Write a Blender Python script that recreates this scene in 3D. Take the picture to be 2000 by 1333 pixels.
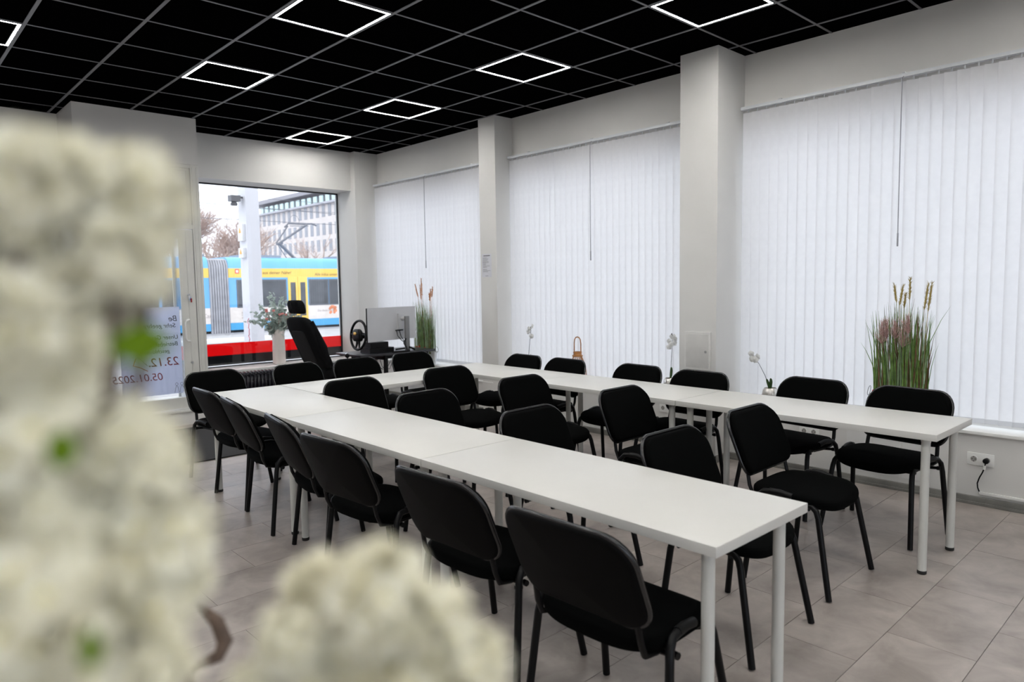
import bpy, bmesh, math, random
from mathutils import Vector, Matrix
random.seed(7)
scene = bpy.context.scene
for o in list(bpy.data.objects): bpy.data.objects.remove(o)
COL = scene.collection
PI = math.pi
# ------------------------------------------------------------------ camera
cam = bpy.data.cameras.new('camera'); camo = bpy.data.objects.new('camera', cam); COL.objects.link(camo)
cam.sensor_width = 36; cam.lens = 24.588; cam.clip_start = .02; cam.clip_end = 600
Rv = Vector((0.7288487, -0.68449611, -0.01564108)); Uv = Vector((0.06707044, 0.0486444, 0.99656173)); Fv = Vector((0.68138178, 0.72739178, -0.08136386))
CZ = 1.536
M = Matrix(((Rv.x, Uv.x, -Fv.x, 0), (Rv.y, Uv.y, -Fv.y, 0), (Rv.z, Uv.z, -Fv.z, CZ), (0, 0, 0, 1)))
camo.matrix_world = M
cam.dof.use_dof = True; cam.dof.focus_distance = 4.6; cam.dof.aperture_fstop = 2.8; cam.dof.aperture_blades = 9
scene.camera = camo
# ------------------------------------------------------------------ world, exposure
w = bpy.data.worlds.new('overcast_sky'); scene.world = w; w.use_nodes = True
nt = w.node_tree; bg = nt.nodes['Background']
tc = nt.nodes.new('ShaderNodeTexCoord'); sx = nt.nodes.new('ShaderNodeSeparateXYZ'); rp = nt.nodes.new('ShaderNodeValToRGB')
nt.links.new(tc.outputs['Generated'], sx.inputs[0]); nt.links.new(sx.outputs['Z'], rp.inputs[0]); nt.links.new(rp.outputs[0], bg.inputs[0])
rp.color_ramp.elements[0].position = 0.0; rp.color_ramp.elements[0].color = (.86, .91, 1, 1)
rp.color_ramp.elements[1].position = .8; rp.color_ramp.elements[1].color = (1, 1, 1, 1)
bg.inputs[1].default_value = 2.2
LAMP = 104.0
scene.view_settings.view_transform = 'Standard'; scene.view_settings.look = 'None'
scene.view_settings.gamma = 1; scene.view_settings.use_curve_mapping = False
scene.view_settings.exposure = 0.22
H = 3.441
# ------------------------------------------------------------------ helpers
MATS = {}
def mat(name, col, rough=.5, metal=0, var=.06, scale=8, bump=0, bscale=60, spec=.5, trans=None, emit=None, coat=0, rnd=0, sheen=0):
    if name in MATS: return MATS[name]
    m = bpy.data.materials.new(name); m.use_nodes = True; n = m.node_tree.nodes; l = m.node_tree.links
    b = n['Principled BSDF']; b.inputs['Roughness'].default_value = rough; b.inputs['Metallic'].default_value = metal
    b.inputs['Specular IOR Level'].default_value = spec
    if coat: b.inputs['Coat Weight'].default_value = coat
    if sheen: b.inputs['Sheen Weight'].default_value = sheen
    tcn = n.new('ShaderNodeTexCoord'); no = n.new('ShaderNodeTexNoise'); no.inputs['Scale'].default_value = scale; no.inputs['Detail'].default_value = 4
    l.new(tcn.outputs['Object'], no.inputs['Vector'])
    r = n.new('ShaderNodeValToRGB'); l.new(no.outputs['Fac'], r.inputs[0])
    c = Vector(col[:3])
    r.color_ramp.elements[0].position = .3; r.color_ramp.elements[0].color = (*(c * (1 - var)), 1)
    r.color_ramp.elements[1].position = .7; r.color_ramp.elements[1].color = (*[min(1, v * (1 + var)) for v in c], 1)
    out = r.outputs[0]
    if rnd:
        oi = n.new('ShaderNodeObjectInfo'); mm = n.new('ShaderNodeMapRange'); mm.inputs[3].default_value = 1 - rnd; mm.inputs[4].default_value = 1 + rnd
        l.new(oi.outputs['Random'], mm.inputs[0]); vm = n.new('ShaderNodeVectorMath'); vm.operation = 'SCALE'
        l.new(out, vm.inputs[0]); l.new(mm.outputs[0], vm.inputs['Scale']); out = vm.outputs[0]
    l.new(out, b.inputs['Base Color'])
    if bump:
        n2 = n.new('ShaderNodeTexNoise'); n2.inputs['Scale'].default_value = bscale; l.new(tcn.outputs['Object'], n2.inputs['Vector'])
        bn = n.new('ShaderNodeBump'); bn.inputs['Strength'].default_value = bump; bn.inputs['Distance'].default_value = .002
        l.new(n2.outputs['Fac'], bn.inputs['Height']); l.new(bn.outputs[0], b.inputs['Normal'])
    if emit:
        b.inputs['Emission Color'].default_value = (*emit[0], 1); b.inputs['Emission Strength'].default_value = emit[1]
    if trans:
        t = n.new('ShaderNodeBsdfTranslucent'); l.new(out, t.inputs[0]); mx = n.new('ShaderNodeMixShader'); mx.inputs[0].default_value = trans
        l.new(b.outputs[0], mx.inputs[1]); l.new(t.outputs[0], mx.inputs[2]); l.new(mx.outputs[0], n['Material Output'].inputs[0])
    MATS[name] = m; return m
def glassmat(name='window glass', tint=(.96, .98, 1), refl=.07):
    if name in MATS: return MATS[name]
    m = bpy.data.materials.new(name); m.use_nodes = True; n = m.node_tree.nodes; l = m.node_tree.links
    n.remove(n['Principled BSDF'])
    t = n.new('ShaderNodeBsdfTransparent'); t.inputs[0].default_value = (*tint, 1)
    g = n.new('ShaderNodeBsdfGlossy'); g.inputs['Roughness'].default_value = .01
    lw = n.new('ShaderNodeLayerWeight'); lw.inputs[0].default_value = .25; mr = n.new('ShaderNodeMapRange'); mr.inputs[3].default_value = refl * .5; mr.inputs[4].default_value = .6
    l.new(lw.outputs['Fresnel'], mr.inputs[0])
    mx = n.new('ShaderNodeMixShader'); l.new(mr.outputs[0], mx.inputs[0]); l.new(t.outputs[0], mx.inputs[1]); l.new(g.outputs[0], mx.inputs[2])
    l.new(mx.outputs[0], n['Material Output'].inputs[0]); MATS[name] = m; return m
def link(name, me, m, parent=None, smooth=True, ang=40):
    o = bpy.data.objects.new(name, me); COL.objects.link(o)
    if m is not None:
        for x in (m if isinstance(m, (list, tuple)) else [m]): me.materials.append(x)
    if smooth:
        for p in me.polygons: p.use_smooth = True
        me.set_sharp_from_angle(angle=math.radians(ang))
    if parent: o.parent = parent
    return o
def fin(name, bm, m, parent=None, smooth=True, ang=40):
    me = bpy.data.meshes.new(name); bmesh.ops.recalc_face_normals(bm, faces=bm.faces) if not getattr(bm, 'norecalc', False) else None
    bm.to_mesh(me); bm.free(); return link(name, me, m, parent, smooth, ang)
def box(bm, x0, x1, y0, y1, z0, z1, mi=0):
    v = [bm.verts.new((x, y, z)) for x in (x0, x1) for y in (y0, y1) for z in (z0, z1)]
    fs = [bm.faces.new([v[i] for i in f]) for f in ((0, 1, 3, 2), (4, 6, 7, 5), (0, 4, 5, 1), (2, 3, 7, 6), (0, 2, 6, 4), (1, 5, 7, 3))]
    for f in fs: f.material_index = mi
    return v
def bx(name, d, m, parent=None, bev=0):
    bm = bmesh.new(); box(bm, *d)
    if bev: bmesh.ops.bevel(bm, geom=list(bm.edges), offset=bev, segments=2, affect='EDGES', profile=.6)
    return fin(name, bm, m, parent, smooth=bool(bev), ang=35)
def tube(bm, pts, r, n=8, cap=True, sy=1.0, mi=0):
    pts = [Vector(p) for p in pts]; rings = []; N = len(pts)
    t0 = (pts[1] - pts[0]).normalized(); ref = Vector((0, 0, 1)) if abs(t0.z) < .9 else Vector((1, 0, 0))
    a = t0.cross(ref).normalized()
    for i, p in enumerate(pts):
        t = ((pts[min(i + 1, N - 1)] - pts[max(i - 1, 0)])).normalized()
        a = (a - t * a.dot(t)).normalized(); b = t.cross(a)
        rr = r[i] if isinstance(r, (list, tuple)) else r
        rings.append([bm.verts.new(p + a * math.cos(2 * PI * k / n) * rr + b * math.sin(2 * PI * k / n) * rr * sy) for k in range(n)])
    for i in range(N - 1):
        for k in range(n):
            f = bm.faces.new((rings[i][k], rings[i][(k + 1) % n], rings[i + 1][(k + 1) % n], rings[i + 1][k])); f.material_index = mi
    if cap and n > 2:
        bm.faces.new(rings[0][::-1]).material_index = mi; bm.faces.new(rings[-1]).material_index = mi
def lathe(bm, prof, n=24, c=(0, 0, 0), cap0=True, cap1=True, sx=1, sy=1, mi=0):
    R = []
    for r, z in prof: R.append([bm.verts.new((c[0] + r * sx * math.cos(2 * PI * k / n), c[1] + r * sy * math.sin(2 * PI * k / n), c[2] + z)) for k in range(n)])
    for i in range(len(R) - 1):
        for k in range(n): bm.faces.new((R[i][k], R[i][(k + 1) % n], R[i + 1][(k + 1) % n], R[i + 1][k])).material_index = mi
    if cap0: bm.faces.new(R[0][::-1]).material_index = mi
    if cap1: bm.faces.new(R[-1]).material_index = mi
def rr(w, h, rt, rb, n=6, cy=0):
    out = []
    for cx, cz, r, a0 in ((w / 2 - rt, h / 2 - rt, rt, 0), (-w / 2 + rt, h / 2 - rt, rt, 90), (-w / 2 + rb, -h / 2 + rb, rb, 180), (w / 2 - rb, -h / 2 + rb, rb, 270)):
        for k in range(n + 1):
            a = math.radians(a0 + 90 * k / n); out.append((cx + r * math.cos(a), cy + cz + r * math.sin(a)))
    return out
def pad(bm, out, t, bulge, f, mi=0, both=False):
    cx = sum(p[0] for p in out) / len(out); cy = sum(p[1] for p in out) / len(out)
    top = [(1, 0), (.992, .28 * t), (.965, .44 * t), (.9, .5 * t + .1 * bulge), (.7, .5 * t + .55 * bulge), (.4, .5 * t + .88 * bulge), (.15, .5 * t + bulge)]
    bb = bulge if both else 0
    bot = [(.992, -.28 * t), (.965, -.44 * t), (.9, -.5 * t - .1 * bb), (.7, -.5 * t - .55 * bb), (.4, -.5 * t - .88 * bb), (.15, -.5 * t - bb)]
    def ring(s, h): return [bm.verts.new(f(cx + (x - cx) * s, cy + (y - cy) * s, h)) for x, y in out]
    n = len(out)
    for prof, fl in ((top, 1), (bot, -1)):
        pass
    rt = [ring(*p) for p in top]; rb = [rt[0]] + [ring(*p) for p in bot]
    for R in (rt, rb):
        for i in range(len(R) - 1):
            for k in range(n): bm.faces.new((R[i][k], R[i][(k + 1) % n], R[i + 1][(k + 1) % n], R[i + 1][k])).material_index = mi
        bm.faces.new(R[-1]).material_index = mi
def tag(o, label=None, cat=None, group=None, kind=None):
    if label: o['label'] = label
    if cat: o['category'] = cat
    if group: o['group'] = group
    if kind: o['kind'] = kind
    return o
def thing(name, label, cat, loc=(0, 0, 0), rz=0, group=None):
    o = bpy.data.objects.new(name, None); COL.objects.link(o); o.location = loc; o.rotation_euler = (0, 0, rz); o.empty_display_size = .1
    return tag(o, label, cat, group)
def struct(o): o['kind'] = 'structure'; return o
def copy_tree(o, parent=None):
    c = o.copy(); COL.objects.link(c); c.parent = parent
    for ch in [x for x in KIDS.get(o.name, [])]: copy_tree(ch, c)
    return c
KIDS = {}
def index(o, allobs=None):
    allobs = allobs or list(bpy.data.objects)
    KIDS[o.name] = [c for c in allobs if c.parent == o]
    for c in KIDS[o.name]: index(c, allobs)
def text(name, s, size, loc, rot, m, parent=None, ext=.0005, align='LEFT', shear=0, sx=1):
    cu = bpy.data.curves.new(name, 'FONT'); cu.body = s; cu.size = size; cu.extrude = ext; cu.align_x = align; cu.shear = shear
    cu.materials.append(m); o = bpy.data.objects.new(name, cu); COL.objects.link(o); o.location = loc; o.rotation_euler = rot; o.scale = (sx, 1, 1)
    COL.objects.unlink(o); dg = bpy.data.objects.new(name, o.to_mesh().copy()); bpy.data.objects.remove(o); COL.objects.link(dg)
    dg.location = loc; dg.rotation_euler = rot; dg.scale = (sx, 1, 1)
    if parent: dg.parent = parent
    return dg
# ------------------------------------------------------------------ materials
WALL = mat('white wall paint', (.67, .66, .64), .75, var=.02, scale=3, bump=.15, bscale=120)
WHITE = mat('white lacquer', (.78, .78, .76), .4, var=.02)
TABLE = mat('white tabletop laminate', (.61, .60, .57), .38, var=.015, scale=5)
LEGW = mat('off-white powder coat', (.62, .62, .59), .4, var=.02)
BLACKP = mat('black plastic', (.0022, .0022, .0025), .42, var=.1, spec=.2)
FABRIC = mat('black woven fabric', (.0012, .0014, .0014), .95, var=.3, scale=300, bump=.4, bscale=900, spec=.05)
TUBE = mat('black lacquered tube', (.002, .002, .0025), .4, var=.1, spec=.2)
RIM = mat('glossy black rim', (.004, .004, .005), .25, var=.1, spec=.6)
SHELL = mat('matt black shell plastic', (.0012, .0012, .0014), .6, var=.1, spec=.08)
CEILB = mat('black ceiling tile', (.0012, .0012, .0014), .95, var=.2, scale=60, spec=.0)
GRID = mat('dark grey ceiling grid', (.12, .12, .13), .45, var=.03)
LED = mat('white light strip', (1, 1, 1), .5, var=0, emit=((1, .985, .95), LAMP))
ALU = mat('aluminium', (.55, .56, .58), .35, metal=.8, var=.05)
BLIND = mat('white translucent blind fabric', (.86, .86, .88), .8, var=.015, scale=20, trans=.5)
HEM = mat('blind hem weight', (.62, .63, .66), .6, var=.02, trans=.25)
GLASS = glassmat()
BLK = mat('black window frame', (.006, .006, .008), .35, var=.1)
CHROME = mat('chrome', (.8, .8, .82), .12, metal=1, var=.02)
RED = mat('red glossy bauble', (.65, .01, .015), .15, var=.05, coat=.5)
def floor_mat():
    m = mat('grey-brown stone laminate', (.235, .205, .19), .34, var=.0, rnd=.06)
    n = m.node_tree.nodes; l = m.node_tree.links; b = n['Principled BSDF']
    geo = n.new('ShaderNodeNewGeometry'); oi = n.new('ShaderNodeObjectInfo')
    ad = n.new('ShaderNodeVectorMath'); ad.operation = 'ADD'; sc = n.new('ShaderNodeVectorMath'); sc.operation = 'SCALE'; sc.inputs['Scale'].default_value = 1.0
    cb = n.new('ShaderNodeCombineXYZ'); mu = n.new('ShaderNodeMath'); mu.operation = 'MULTIPLY'; mu.inputs[1].default_value = 40
    l.new(oi.outputs['Random'], mu.inputs[0]); l.new(mu.outputs[0], cb.inputs[2]); l.new(geo.outputs['Position'], ad.inputs[0]); l.new(cb.outputs[0], ad.inputs[1])
    no = n.new('ShaderNodeTexNoise'); no.inputs['Scale'].default_value = 4.2; no.inputs['Detail'].default_value = 9; no.inputs['Roughness'].default_value = .62; no.inputs['Distortion'].default_value = .5
    l.new(ad.outputs[0], no.inputs['Vector'])
    r = n.new('ShaderNodeValToRGB'); l.new(no.outputs['Fac'], r.inputs[0])
    r.color_ramp.elements[0].position = .3; r.color_ramp.elements[0].color = (.25, .215, .195, 1)
    r.color_ramp.elements[1].position = .72; r.color_ramp.elements[1].color = (.46, .41, .375, 1)
    l.new(r.outputs[0], b.inputs['Base Color'])
    rr_ = n.new('ShaderNodeMapRange'); rr_.inputs[3].default_value = .24; rr_.inputs[4].default_value = .46; l.new(no.outputs['Fac'], rr_.inputs[0]); l.new(rr_.outputs[0], b.inputs['Roughness'])
    bn = n.new('ShaderNodeBump'); bn.inputs['Strength'].default_value = .25; bn.inputs['Distance'].default_value = .003; l.new(no.outputs['Fac'], bn.inputs['Height']); l.new(bn.outputs[0], b.inputs['Normal'])
    return m
FLOOR = floor_mat()
# ================================================================== ROOM
XL, XR, YB, YF = -3.5, 5.667, -3.6, 8.967
floor = struct(bx('floor', (XL, 5.95, YB, 9.42, -.25, -.006), mat('dark tile joint', (.05, .045, .042), .8)))
TW, TH = .664, .336
def tile_mesh():
    bm = bmesh.new(); box(bm, .0012, TW - .0012, .0012, TH - .0012, -.006, 0); me = bpy.data.meshes.new('tile'); bm.to_mesh(me); bm.free(); me.materials.append(FLOOR); return me
tm = tile_mesh(); rest = bmesh.new()
for r in range(-13, 25):
    y = .70 + TH * r; x0 = 3.178 if r % 2 == 0 else 2.845
    for k in range(-11, 5):
        x = x0 + TW * k
        if y < YB or y > 8.9 or x < XL or x > 5.6: continue
        vis = x > -.2 and .3 < y < 8.7 and x + TW * .5 > (y - 1) * .42 - .4 and y > .25 * (4 - x)
        if x + TW > 5.55:
            box(rest, x + .0012, 5.66, y + .0012, y + TH - .0012, -.006, 0)
        elif vis:
            t = bpy.data.objects.new('tile', tm); COL.objects.link(t); t.location = (x, y, 0); t.parent = floor
        else: box(rest, x + .0012, x + TW - .0012, y + .0012, y + TH - .0012, -.006, 0)
o = fin('outer_tiles', rest, FLOOR, floor, smooth=False); o['kind'] = 'stuff'
# ceiling
ceil = struct(bx('ceiling', (XL - .3, 6.0, YB - .3, 9.42, H + .012, H + .3), mat('plain black slab', (.004, .004, .004), .9)))
OX, OY, S = 1.64, 5.4918, .625
LAMPS = [(-2, i) for i in (-11, -8, -5, -2, 1)] + [(1, i) for i in (-11, -8, -5, -2, 1)] + [(4, i) for i in (-11, -8, -5, -2, 1, 4)] + [(-5, i) for i in (-11, -8, -5, -2, 1)]
bm = bmesh.new(); box(bm, .004, S - .004, .004, S - .004, 0, .01); ctm = bpy.data.meshes.new('ceiling_tile'); bm.to_mesh(ctm); bm.free(); ctm.materials.append(CEILB)
rest = bmesh.new()
for j in range(-8, 7):
    for i in range(-14, 6):
        x, y = OX + S * j, OY + S * i
        x1, y1 = min(x + S, XR), min(y + S, YF)
        if y < YB or x < XL: continue
        vis = (y > 1.0 and x + y * .12 > -.9 - .0 and x > -1.6 and y > 5.6 - 1.05 * x)
        if vis and x1 == x + S and y1 == y + S:
            t = bpy.data.objects.new('ceiling_tile', ctm); COL.objects.link(t); t.location = (x, y, H); t.parent = ceil
        elif vis: bx('ceiling_tile', (x + .004, x1, y + .004, y1, H, H + .01), CEILB, ceil)
        else: box(rest, x + .004, x1 - .004, y + .004, y1 - .004, H, H + .01)
o = fin('outer_ceiling_tiles', rest, CEILB, ceil, smooth=False); o['kind'] = 'stuff'
for j in range(-8, 7):
    x = OX + S * j; bx('grid_bar', (x - .012, x + .012, YB, YF, H - .004, H + .011), GRID, ceil)
for i in range(-14, 6):
    y = OY + S * i; bx('grid_bar', (XL, XR, y - .009, y + .009, H - .0035, H + .0105), GRID, ceil)
# walls
wr = struct(bx('wall_right', (XR, 6.0, YB, 9.4, 2.83, H + .02), WALL))
struct(bx('wall_right', (5.45, 6.0, .54, 8.9, -.01, .478), WALL))                   # bench parapet under the blinds
struct(bx('wall_right', (5.60, 6.0, YB, .18, -.01, 2.83), WALL))
struct(bx('trim_1', (5.425, 5.66, .54, 8.87, .478, .5), WHITE, bev=.004))             # window board
struct(bx('wall_left', (XL - .2, XL, YB, 9.4, -.01, H + .02), WALL)); 
for d in ((XL, 6.0, 2.9, H + .02), (XL, 6.0, -.01, .5), (XL, -2.8, .5, 2.9), (3.0, 6.0, .5, 2.9)): struct(bx('wall_back', (d[0], d[1], YB - .2, YB, d[2], d[3]), WALL))  # unseen wall behind the camera, opened for the added daylight window
def column(d): return struct(bx('column', d, WALL, bev=.004))
c2 = column((5.237, 5.98, 3.09, 3.45, 0, H)); c1 = column((5.40, 5.98, 6.0, 6.285, 0, H)); c3 = column((5.237, 5.98, .18, .54, 0, H)); cc = column((5.288, 5.98, 8.86, 9.44, 0, H))
# far wall pieces
for d in ((2.93, 5.288, YF, 9.43, 2.9, H + .02), (1.72, 2.93, 8.271, 9.43, 2.93, H + .02), (XL, 1.72, YF, 9.43, 2.9, H + .02), (XL, 1.72, YF, 9.43, -.01, .45), (XL, -2.6, YF, 9.43, .45, 2.9), (3.0, 5.3, 9.1, 9.43, -.01, .47)):
    struct(bx('wall_far', d, WALL))
SILL = struct(bx('trim_2', (2.96, 5.288, 8.90, 9.40, .455, .495), WHITE, bev=.006))
# skirting
SK = mat('grey skirting laminate', (.2, .195, .18), .5, var=.25, scale=6)
def skirt(side, d, ax):
    b = struct(bx('baseboard_' + side, d, SK, bev=.003))
    return b
skirt('right', (5.425, 5.45, .54, 3.08, 0, .055), 0); skirt('right', (5.425, 5.45, 3.46, 5.99, 0, .055), 0); skirt('right', (5.425, 5.45, 6.29, 8.86, 0, .055), 0)
skirt('right', (5.415, 5.437, .54, 3.08, 0, .02), 0)
skirt('column', (5.213, 5.237, 3.07, 3.47, 0, .055), 0); skirt('column', (5.213, 5.45, 3.066, 3.09, 0, .055), 0)
PAN = mat('bench access panel', (.69, .685, .675), .6, var=.02)
for y0, y1 in ((1.33 + .39, 1.91), (1.53, 1.71), (1.92, 2.1)):
    bx('access_panel', (5.447, 5.452, y0 + .003, y1 - .003, .09, .44), PAN, bpy.data.objects['wall_right.001'])
# windows
def window(name, axis, a0, a1, z0, z1, p, depth, fw, fm, films=(), mull=()):
    w_ = struct(bpy.data.objects.new(name, None)); COL.objects.link(w_)
    def B(n, s0, s1, zz0, zz1, d0, d1, m):
        d = (s0, s1, d0, d1, zz0, zz1) if axis == 'x' else (d0, d1, s0, s1, zz0, zz1)
        return bx(n, d, m, w_)
    bm = bmesh.new()
    for s0, s1, q0, q1 in ((a0, a1, z0, z0 + fw), (a0, a1, z1 - fw, z1), (a0, a0 + fw, z0 + fw, z1 - fw), (a1 - fw, a1, z0 + fw, z1 - fw)) + tuple((m_ - fw / 2, m_ + fw / 2, z0 + fw, z1 - fw) for m_ in mull):
        if axis == 'x': box(bm, s0, s1, p - depth / 2, p + depth / 2, q0, q1)
        else: box(bm, p - depth / 2, p + depth / 2, s0, s1, q0, q1)
    fin('window_frame', bm, fm, w_, smooth=False)
    B('pane', a0 + fw, a1 - fw, z0 + fw, z1 - fw, p - .003, p + .003, GLASS)
    for n, f0, f1, m in films: B(n, a0 + fw, a1 - fw, f0, f1, p + .004, p + .007, m)
    return w_
REDF = mat('red window film', (.92, .002, .012), .5, var=.02, trans=.6); BLKF = mat('black window film', (.002, .002, .004), .25, var=.02)
films = (('red_film', .648, .806, REDF), ('black_film', .52, .648, BLKF))
window('window_1', 'x', 2.965, 5.288, .49, 2.9, 9.37, .03, .018, BLK, films)
for k, (a, b) in enumerate(((6.29, 8.86), (3.45, 6.0), (.54, 3.09))):
    window('window_%d' % (k + 2), 'y', a, b, .5, 2.83, 5.93, .05, .05, WHITE)
window('window_5', 'x', -2.6, 1.5, .45, 2.9, 9.2, .03, .02, BLK, films, mull=(-.5,))
window('window_8', 'x', -2.8, 3.0, .5, 2.9, YB - .1, .05, .05, WHITE, mull=(.1,))  # window added in the unseen back wall to bring in daylight
window('window_6', 'y', 8.36, 9.36, .14, 2.93, 1.74, .04, .03, WHITE)
window('window_7', 'y', 8.36, 9.36, .14, 2.93, 2.945, .03, .012, WHITE, (('red_film', .648, .806, REDF), ('black_film', .3, .648, BLKF)))
# door unit
FR = mat('cream white door lacquer', (.66, .655, .62), .42, var=.03)
d1 = struct(bpy.data.objects.new('door_1', None)); COL.objects.link(d1)
bm = bmesh.new()
for q in ((1.72, 1.80, .17, 2.93), (2.845, 2.93, .17, 2.93)): box(bm, q[0], q[1], 8.285, 8.36, q[2], q[3])
for q in ((2.21, 2.26), (2.89, 2.93)): box(bm, 1.80, 2.845, 8.29, 8.355, *q)
for x in (2.862, 2.905): box(bm, x, x + .006, 8.279, 8.29, .17, 2.9)
fin('door_frame', bm, FR, d1, smooth=False)
bx('transom_panel', (1.80, 2.845, 8.32, 8.34, 2.26, 2.89), FR, d1)
bm = bmesh.new()
for q in ((1.82, 2.815, 8.302, 8.308, 2.28, 2.29), (1.82, 2.815, 8.302, 8.308, 2.86, 2.87), (1.82, 1.83, 8.302, 8.308, 2.29, 2.86), (2.805, 2.815, 8.302, 8.308, 2.29, 2.86)): box(bm, q[0], q[1], q[2] + .006, q[3] + .012, q[4], q[5])
fin('transom_beading', bm, FR, d1, smooth=False)
leaf = bpy.data.objects.new('door_leaf', None); COL.objects.link(leaf); leaf.parent = d1
bm = bmesh.new()
for q in ((1.81, 1.92, .185, 2.2), (2.69, 2.838, .185, 2.2)): box(bm, q[0], q[1], 8.295, 8.345, q[2], q[3])
for q in ((.185, .31), (2.1, 2.2)): box(bm, 1.92, 2.69, 8.295, 8.345, *q)
box(bm, 2.678, 2.69, 8.285, 8.30, .31, 2.1); box(bm, 2.76, 2.766, 8.288, 8.297, .2, 2.18)
fin('leaf_frame', bm, FR, leaf, smooth=False)
bx('door_pane', (1.92, 2.685, 8.318, 8.324, .31, 2.1), GLASS, leaf)
bm = bmesh.new(); tube(bm, [(2.74, 8.295, 1.19), (2.735, 8.24, 1.19), (2.70, 8.215, 1.185), (2.685, 8.21, 1.16), (2.685, 8.21, .98), (2.70, 8.215, .955), (2.735, 8.24, .95), (2.74, 8.295, .95)], .011, 10)
fin('pull_handle', bm, WHITE, leaf)
bm = bmesh.new(); tube(bm, [(2.765, 8.297, .70), (2.765, 8.288, .70)], .014, 12); tube(bm, [(2.765, 8.29, .70), (2.765, 8.284, .70)], .006, 8); fin('lock_cylinder', bm, ALU, leaf)
bm = bmesh.new(); tube(bm, [(2.762, 8.297, 1.47), (2.762, 8.275, 1.47)], .013, 12); fin('door_lock', bm, ALU, leaf)
struct(bx('trim_3', (1.70, 2.96, 8.235, 8.40, .0, .15), WALL, bev=.004)); struct(bx('trim_3', (1.70, 2.96, 8.215, 9.43, .15, .172), FR, bev=.004))
struct(bx('trim_3', (1.72, 2.96, 8.40, 9.43, -.01, .149), mat('vestibule stone', (.4, .4, .4), .7)))
# keys
kt = thing('key_bunch', 'bunch of keys with blue and red fob hanging in the white door lock', 'keys', (2.762, 8.27, 1.47))
bm = bmesh.new(); box(bm, -.004, .004, -.012, .02, -.012, .012); tube(bm, [(.012 * math.cos(a), -.014, -.012 + .014 * math.sin(a)) for a in [k * PI / 6 for k in range(13)]], .0015, 5, cap=False); fin('key_ring', bm, CHROME, kt)
bm = bmesh.new(); box(bm, -.012, .012, -.02, -.014, -.062, -.024); fin('blue_fob', bm, mat('blue plastic', (.04, .2, .5), .4), kt, False)
bm = bmesh.new(); box(bm, .004, .02, -.026, -.021, -.085, -.04); fin('red_fob', bm, mat('dark red plastic', (.3, .02, .02), .4), kt, False)
bm = bmesh.new(); box(bm, -.014, -.006, -.03, -.027, -.075, -.02); box(bm, -.018, .004, -.024, -.0205, -.04, -.012); fin('key', bm, CHROME, kt, False)
# door mat
DM = tag(bx('door_mat', (1.25, 3.05, 6.36, 8.0, .001, .012), mat('anthracite ribbed mat', (.028, .027, .028), .95, var=.4, scale=150, bump=.6, bscale=400), bev=.003), 'anthracite entrance mat on the floor before the glass door', 'mat')
# ceiling lights
def lamp_proto():
    t = thing('ceiling_light', '', 'ceiling light', (0, 0, H), 0, 'square light frames in the black ceiling')
    a, b_, wd = .016, S - .016, .018
    for q in ((a, b_, a, a + wd), (a, b_, b_ - wd, b_), (a, a + wd, a + wd, b_ - wd), (b_ - wd, b_, a + wd, b_ - wd)):
        bx('light_strip', (*q, -.005, -.001), LED, t)
    bm = bmesh.new()
    for q in ((a - .006, b_ + .006, a - .006, a), (a - .006, b_ + .006, b_, b_ + .006), (a - .006, a, a, b_), (b_, b_ + .006, a, b_)): box(bm, *q, -.0062, -.001)
    a += wd; b_ -= wd
    for q in ((a, b_, a, a + .004), (a, b_, b_ - .004, b_), (a, a + .004, a + .004, b_ - .004), (b_ - .004, b_, a + .004, b_ - .004)): box(bm, *q, -.0062, -.001)
    fin('housing', bm, GRID, t, False); return t
lp = lamp_proto(); index(lp)
LL = {(1, -2): 'largest square light frame at the top edge, left of the middle', (1, 1): 'glowing square light frame above the doorway side, left of the middle row', (4, -2): 'glowing square light frame above the right table row, before the first pillar', (4, 1): 'small glowing light frame second from the far wall', (4, 4): 'smallest glowing light frame, nearest the shop window', (4, -5): 'glowing light frame nearest the big hatch pillar at the right', (-2, 1): 'light frame cut by the left edge of the picture'}
for k, (j, i) in enumerate(LAMPS):
    c = lp if k == 0 else copy_tree(lp); c.location = (OX + S * j, OY + S * i, H); c['label'] = LL.get((j, i), 'square light frame outside the picture, overhead or behind the camera')
    if (j, i) not in LL: c['group'] = 'square light frames outside the picture'
# ------------------------------------------------------------------ vertical blinds
def slat_mesh(zb):
    bm = bmesh.new(); n = 4; rows = [2.945, 2.2, 1.4, .6 + zb, .56 + zb, .527 + zb]; V = []
    for z in rows:
        V.append([bm.verts.new((.004 * math.cos(PI * (k / n - .5)), (k / n - .5) * .089, z)) for k in range(n + 1)])
    for r in range(len(rows) - 1):
        for k in range(n):
            f = bm.faces.new((V[r][k], V[r][k + 1], V[r + 1][k + 1], V[r + 1][k])); f.material_index = 1 if r == 4 else 0
    me = bpy.data.meshes.new('slat'); bm.to_mesh(me); bm.free(); me.materials.append(BLIND); me.materials.append(HEM)
    for p in me.polygons: p.use_smooth = True
    return me
sm = slat_mesh(0)
RAIL = mat('pale blind rail', (.62, .64, .67), .35, var=.03)
BL = (('vertical_blind', 6.29, 8.86, 'white vertical blind beside the shop window, behind the desk screen'), ('vertical_blind', 3.45, 6.0, 'white vertical blind between the two pillars, lantern on its sill'), ('vertical_blind', .54, 3.09, 'white vertical blind at the right edge, behind the tall grass'))
XB = 5.60
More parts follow.
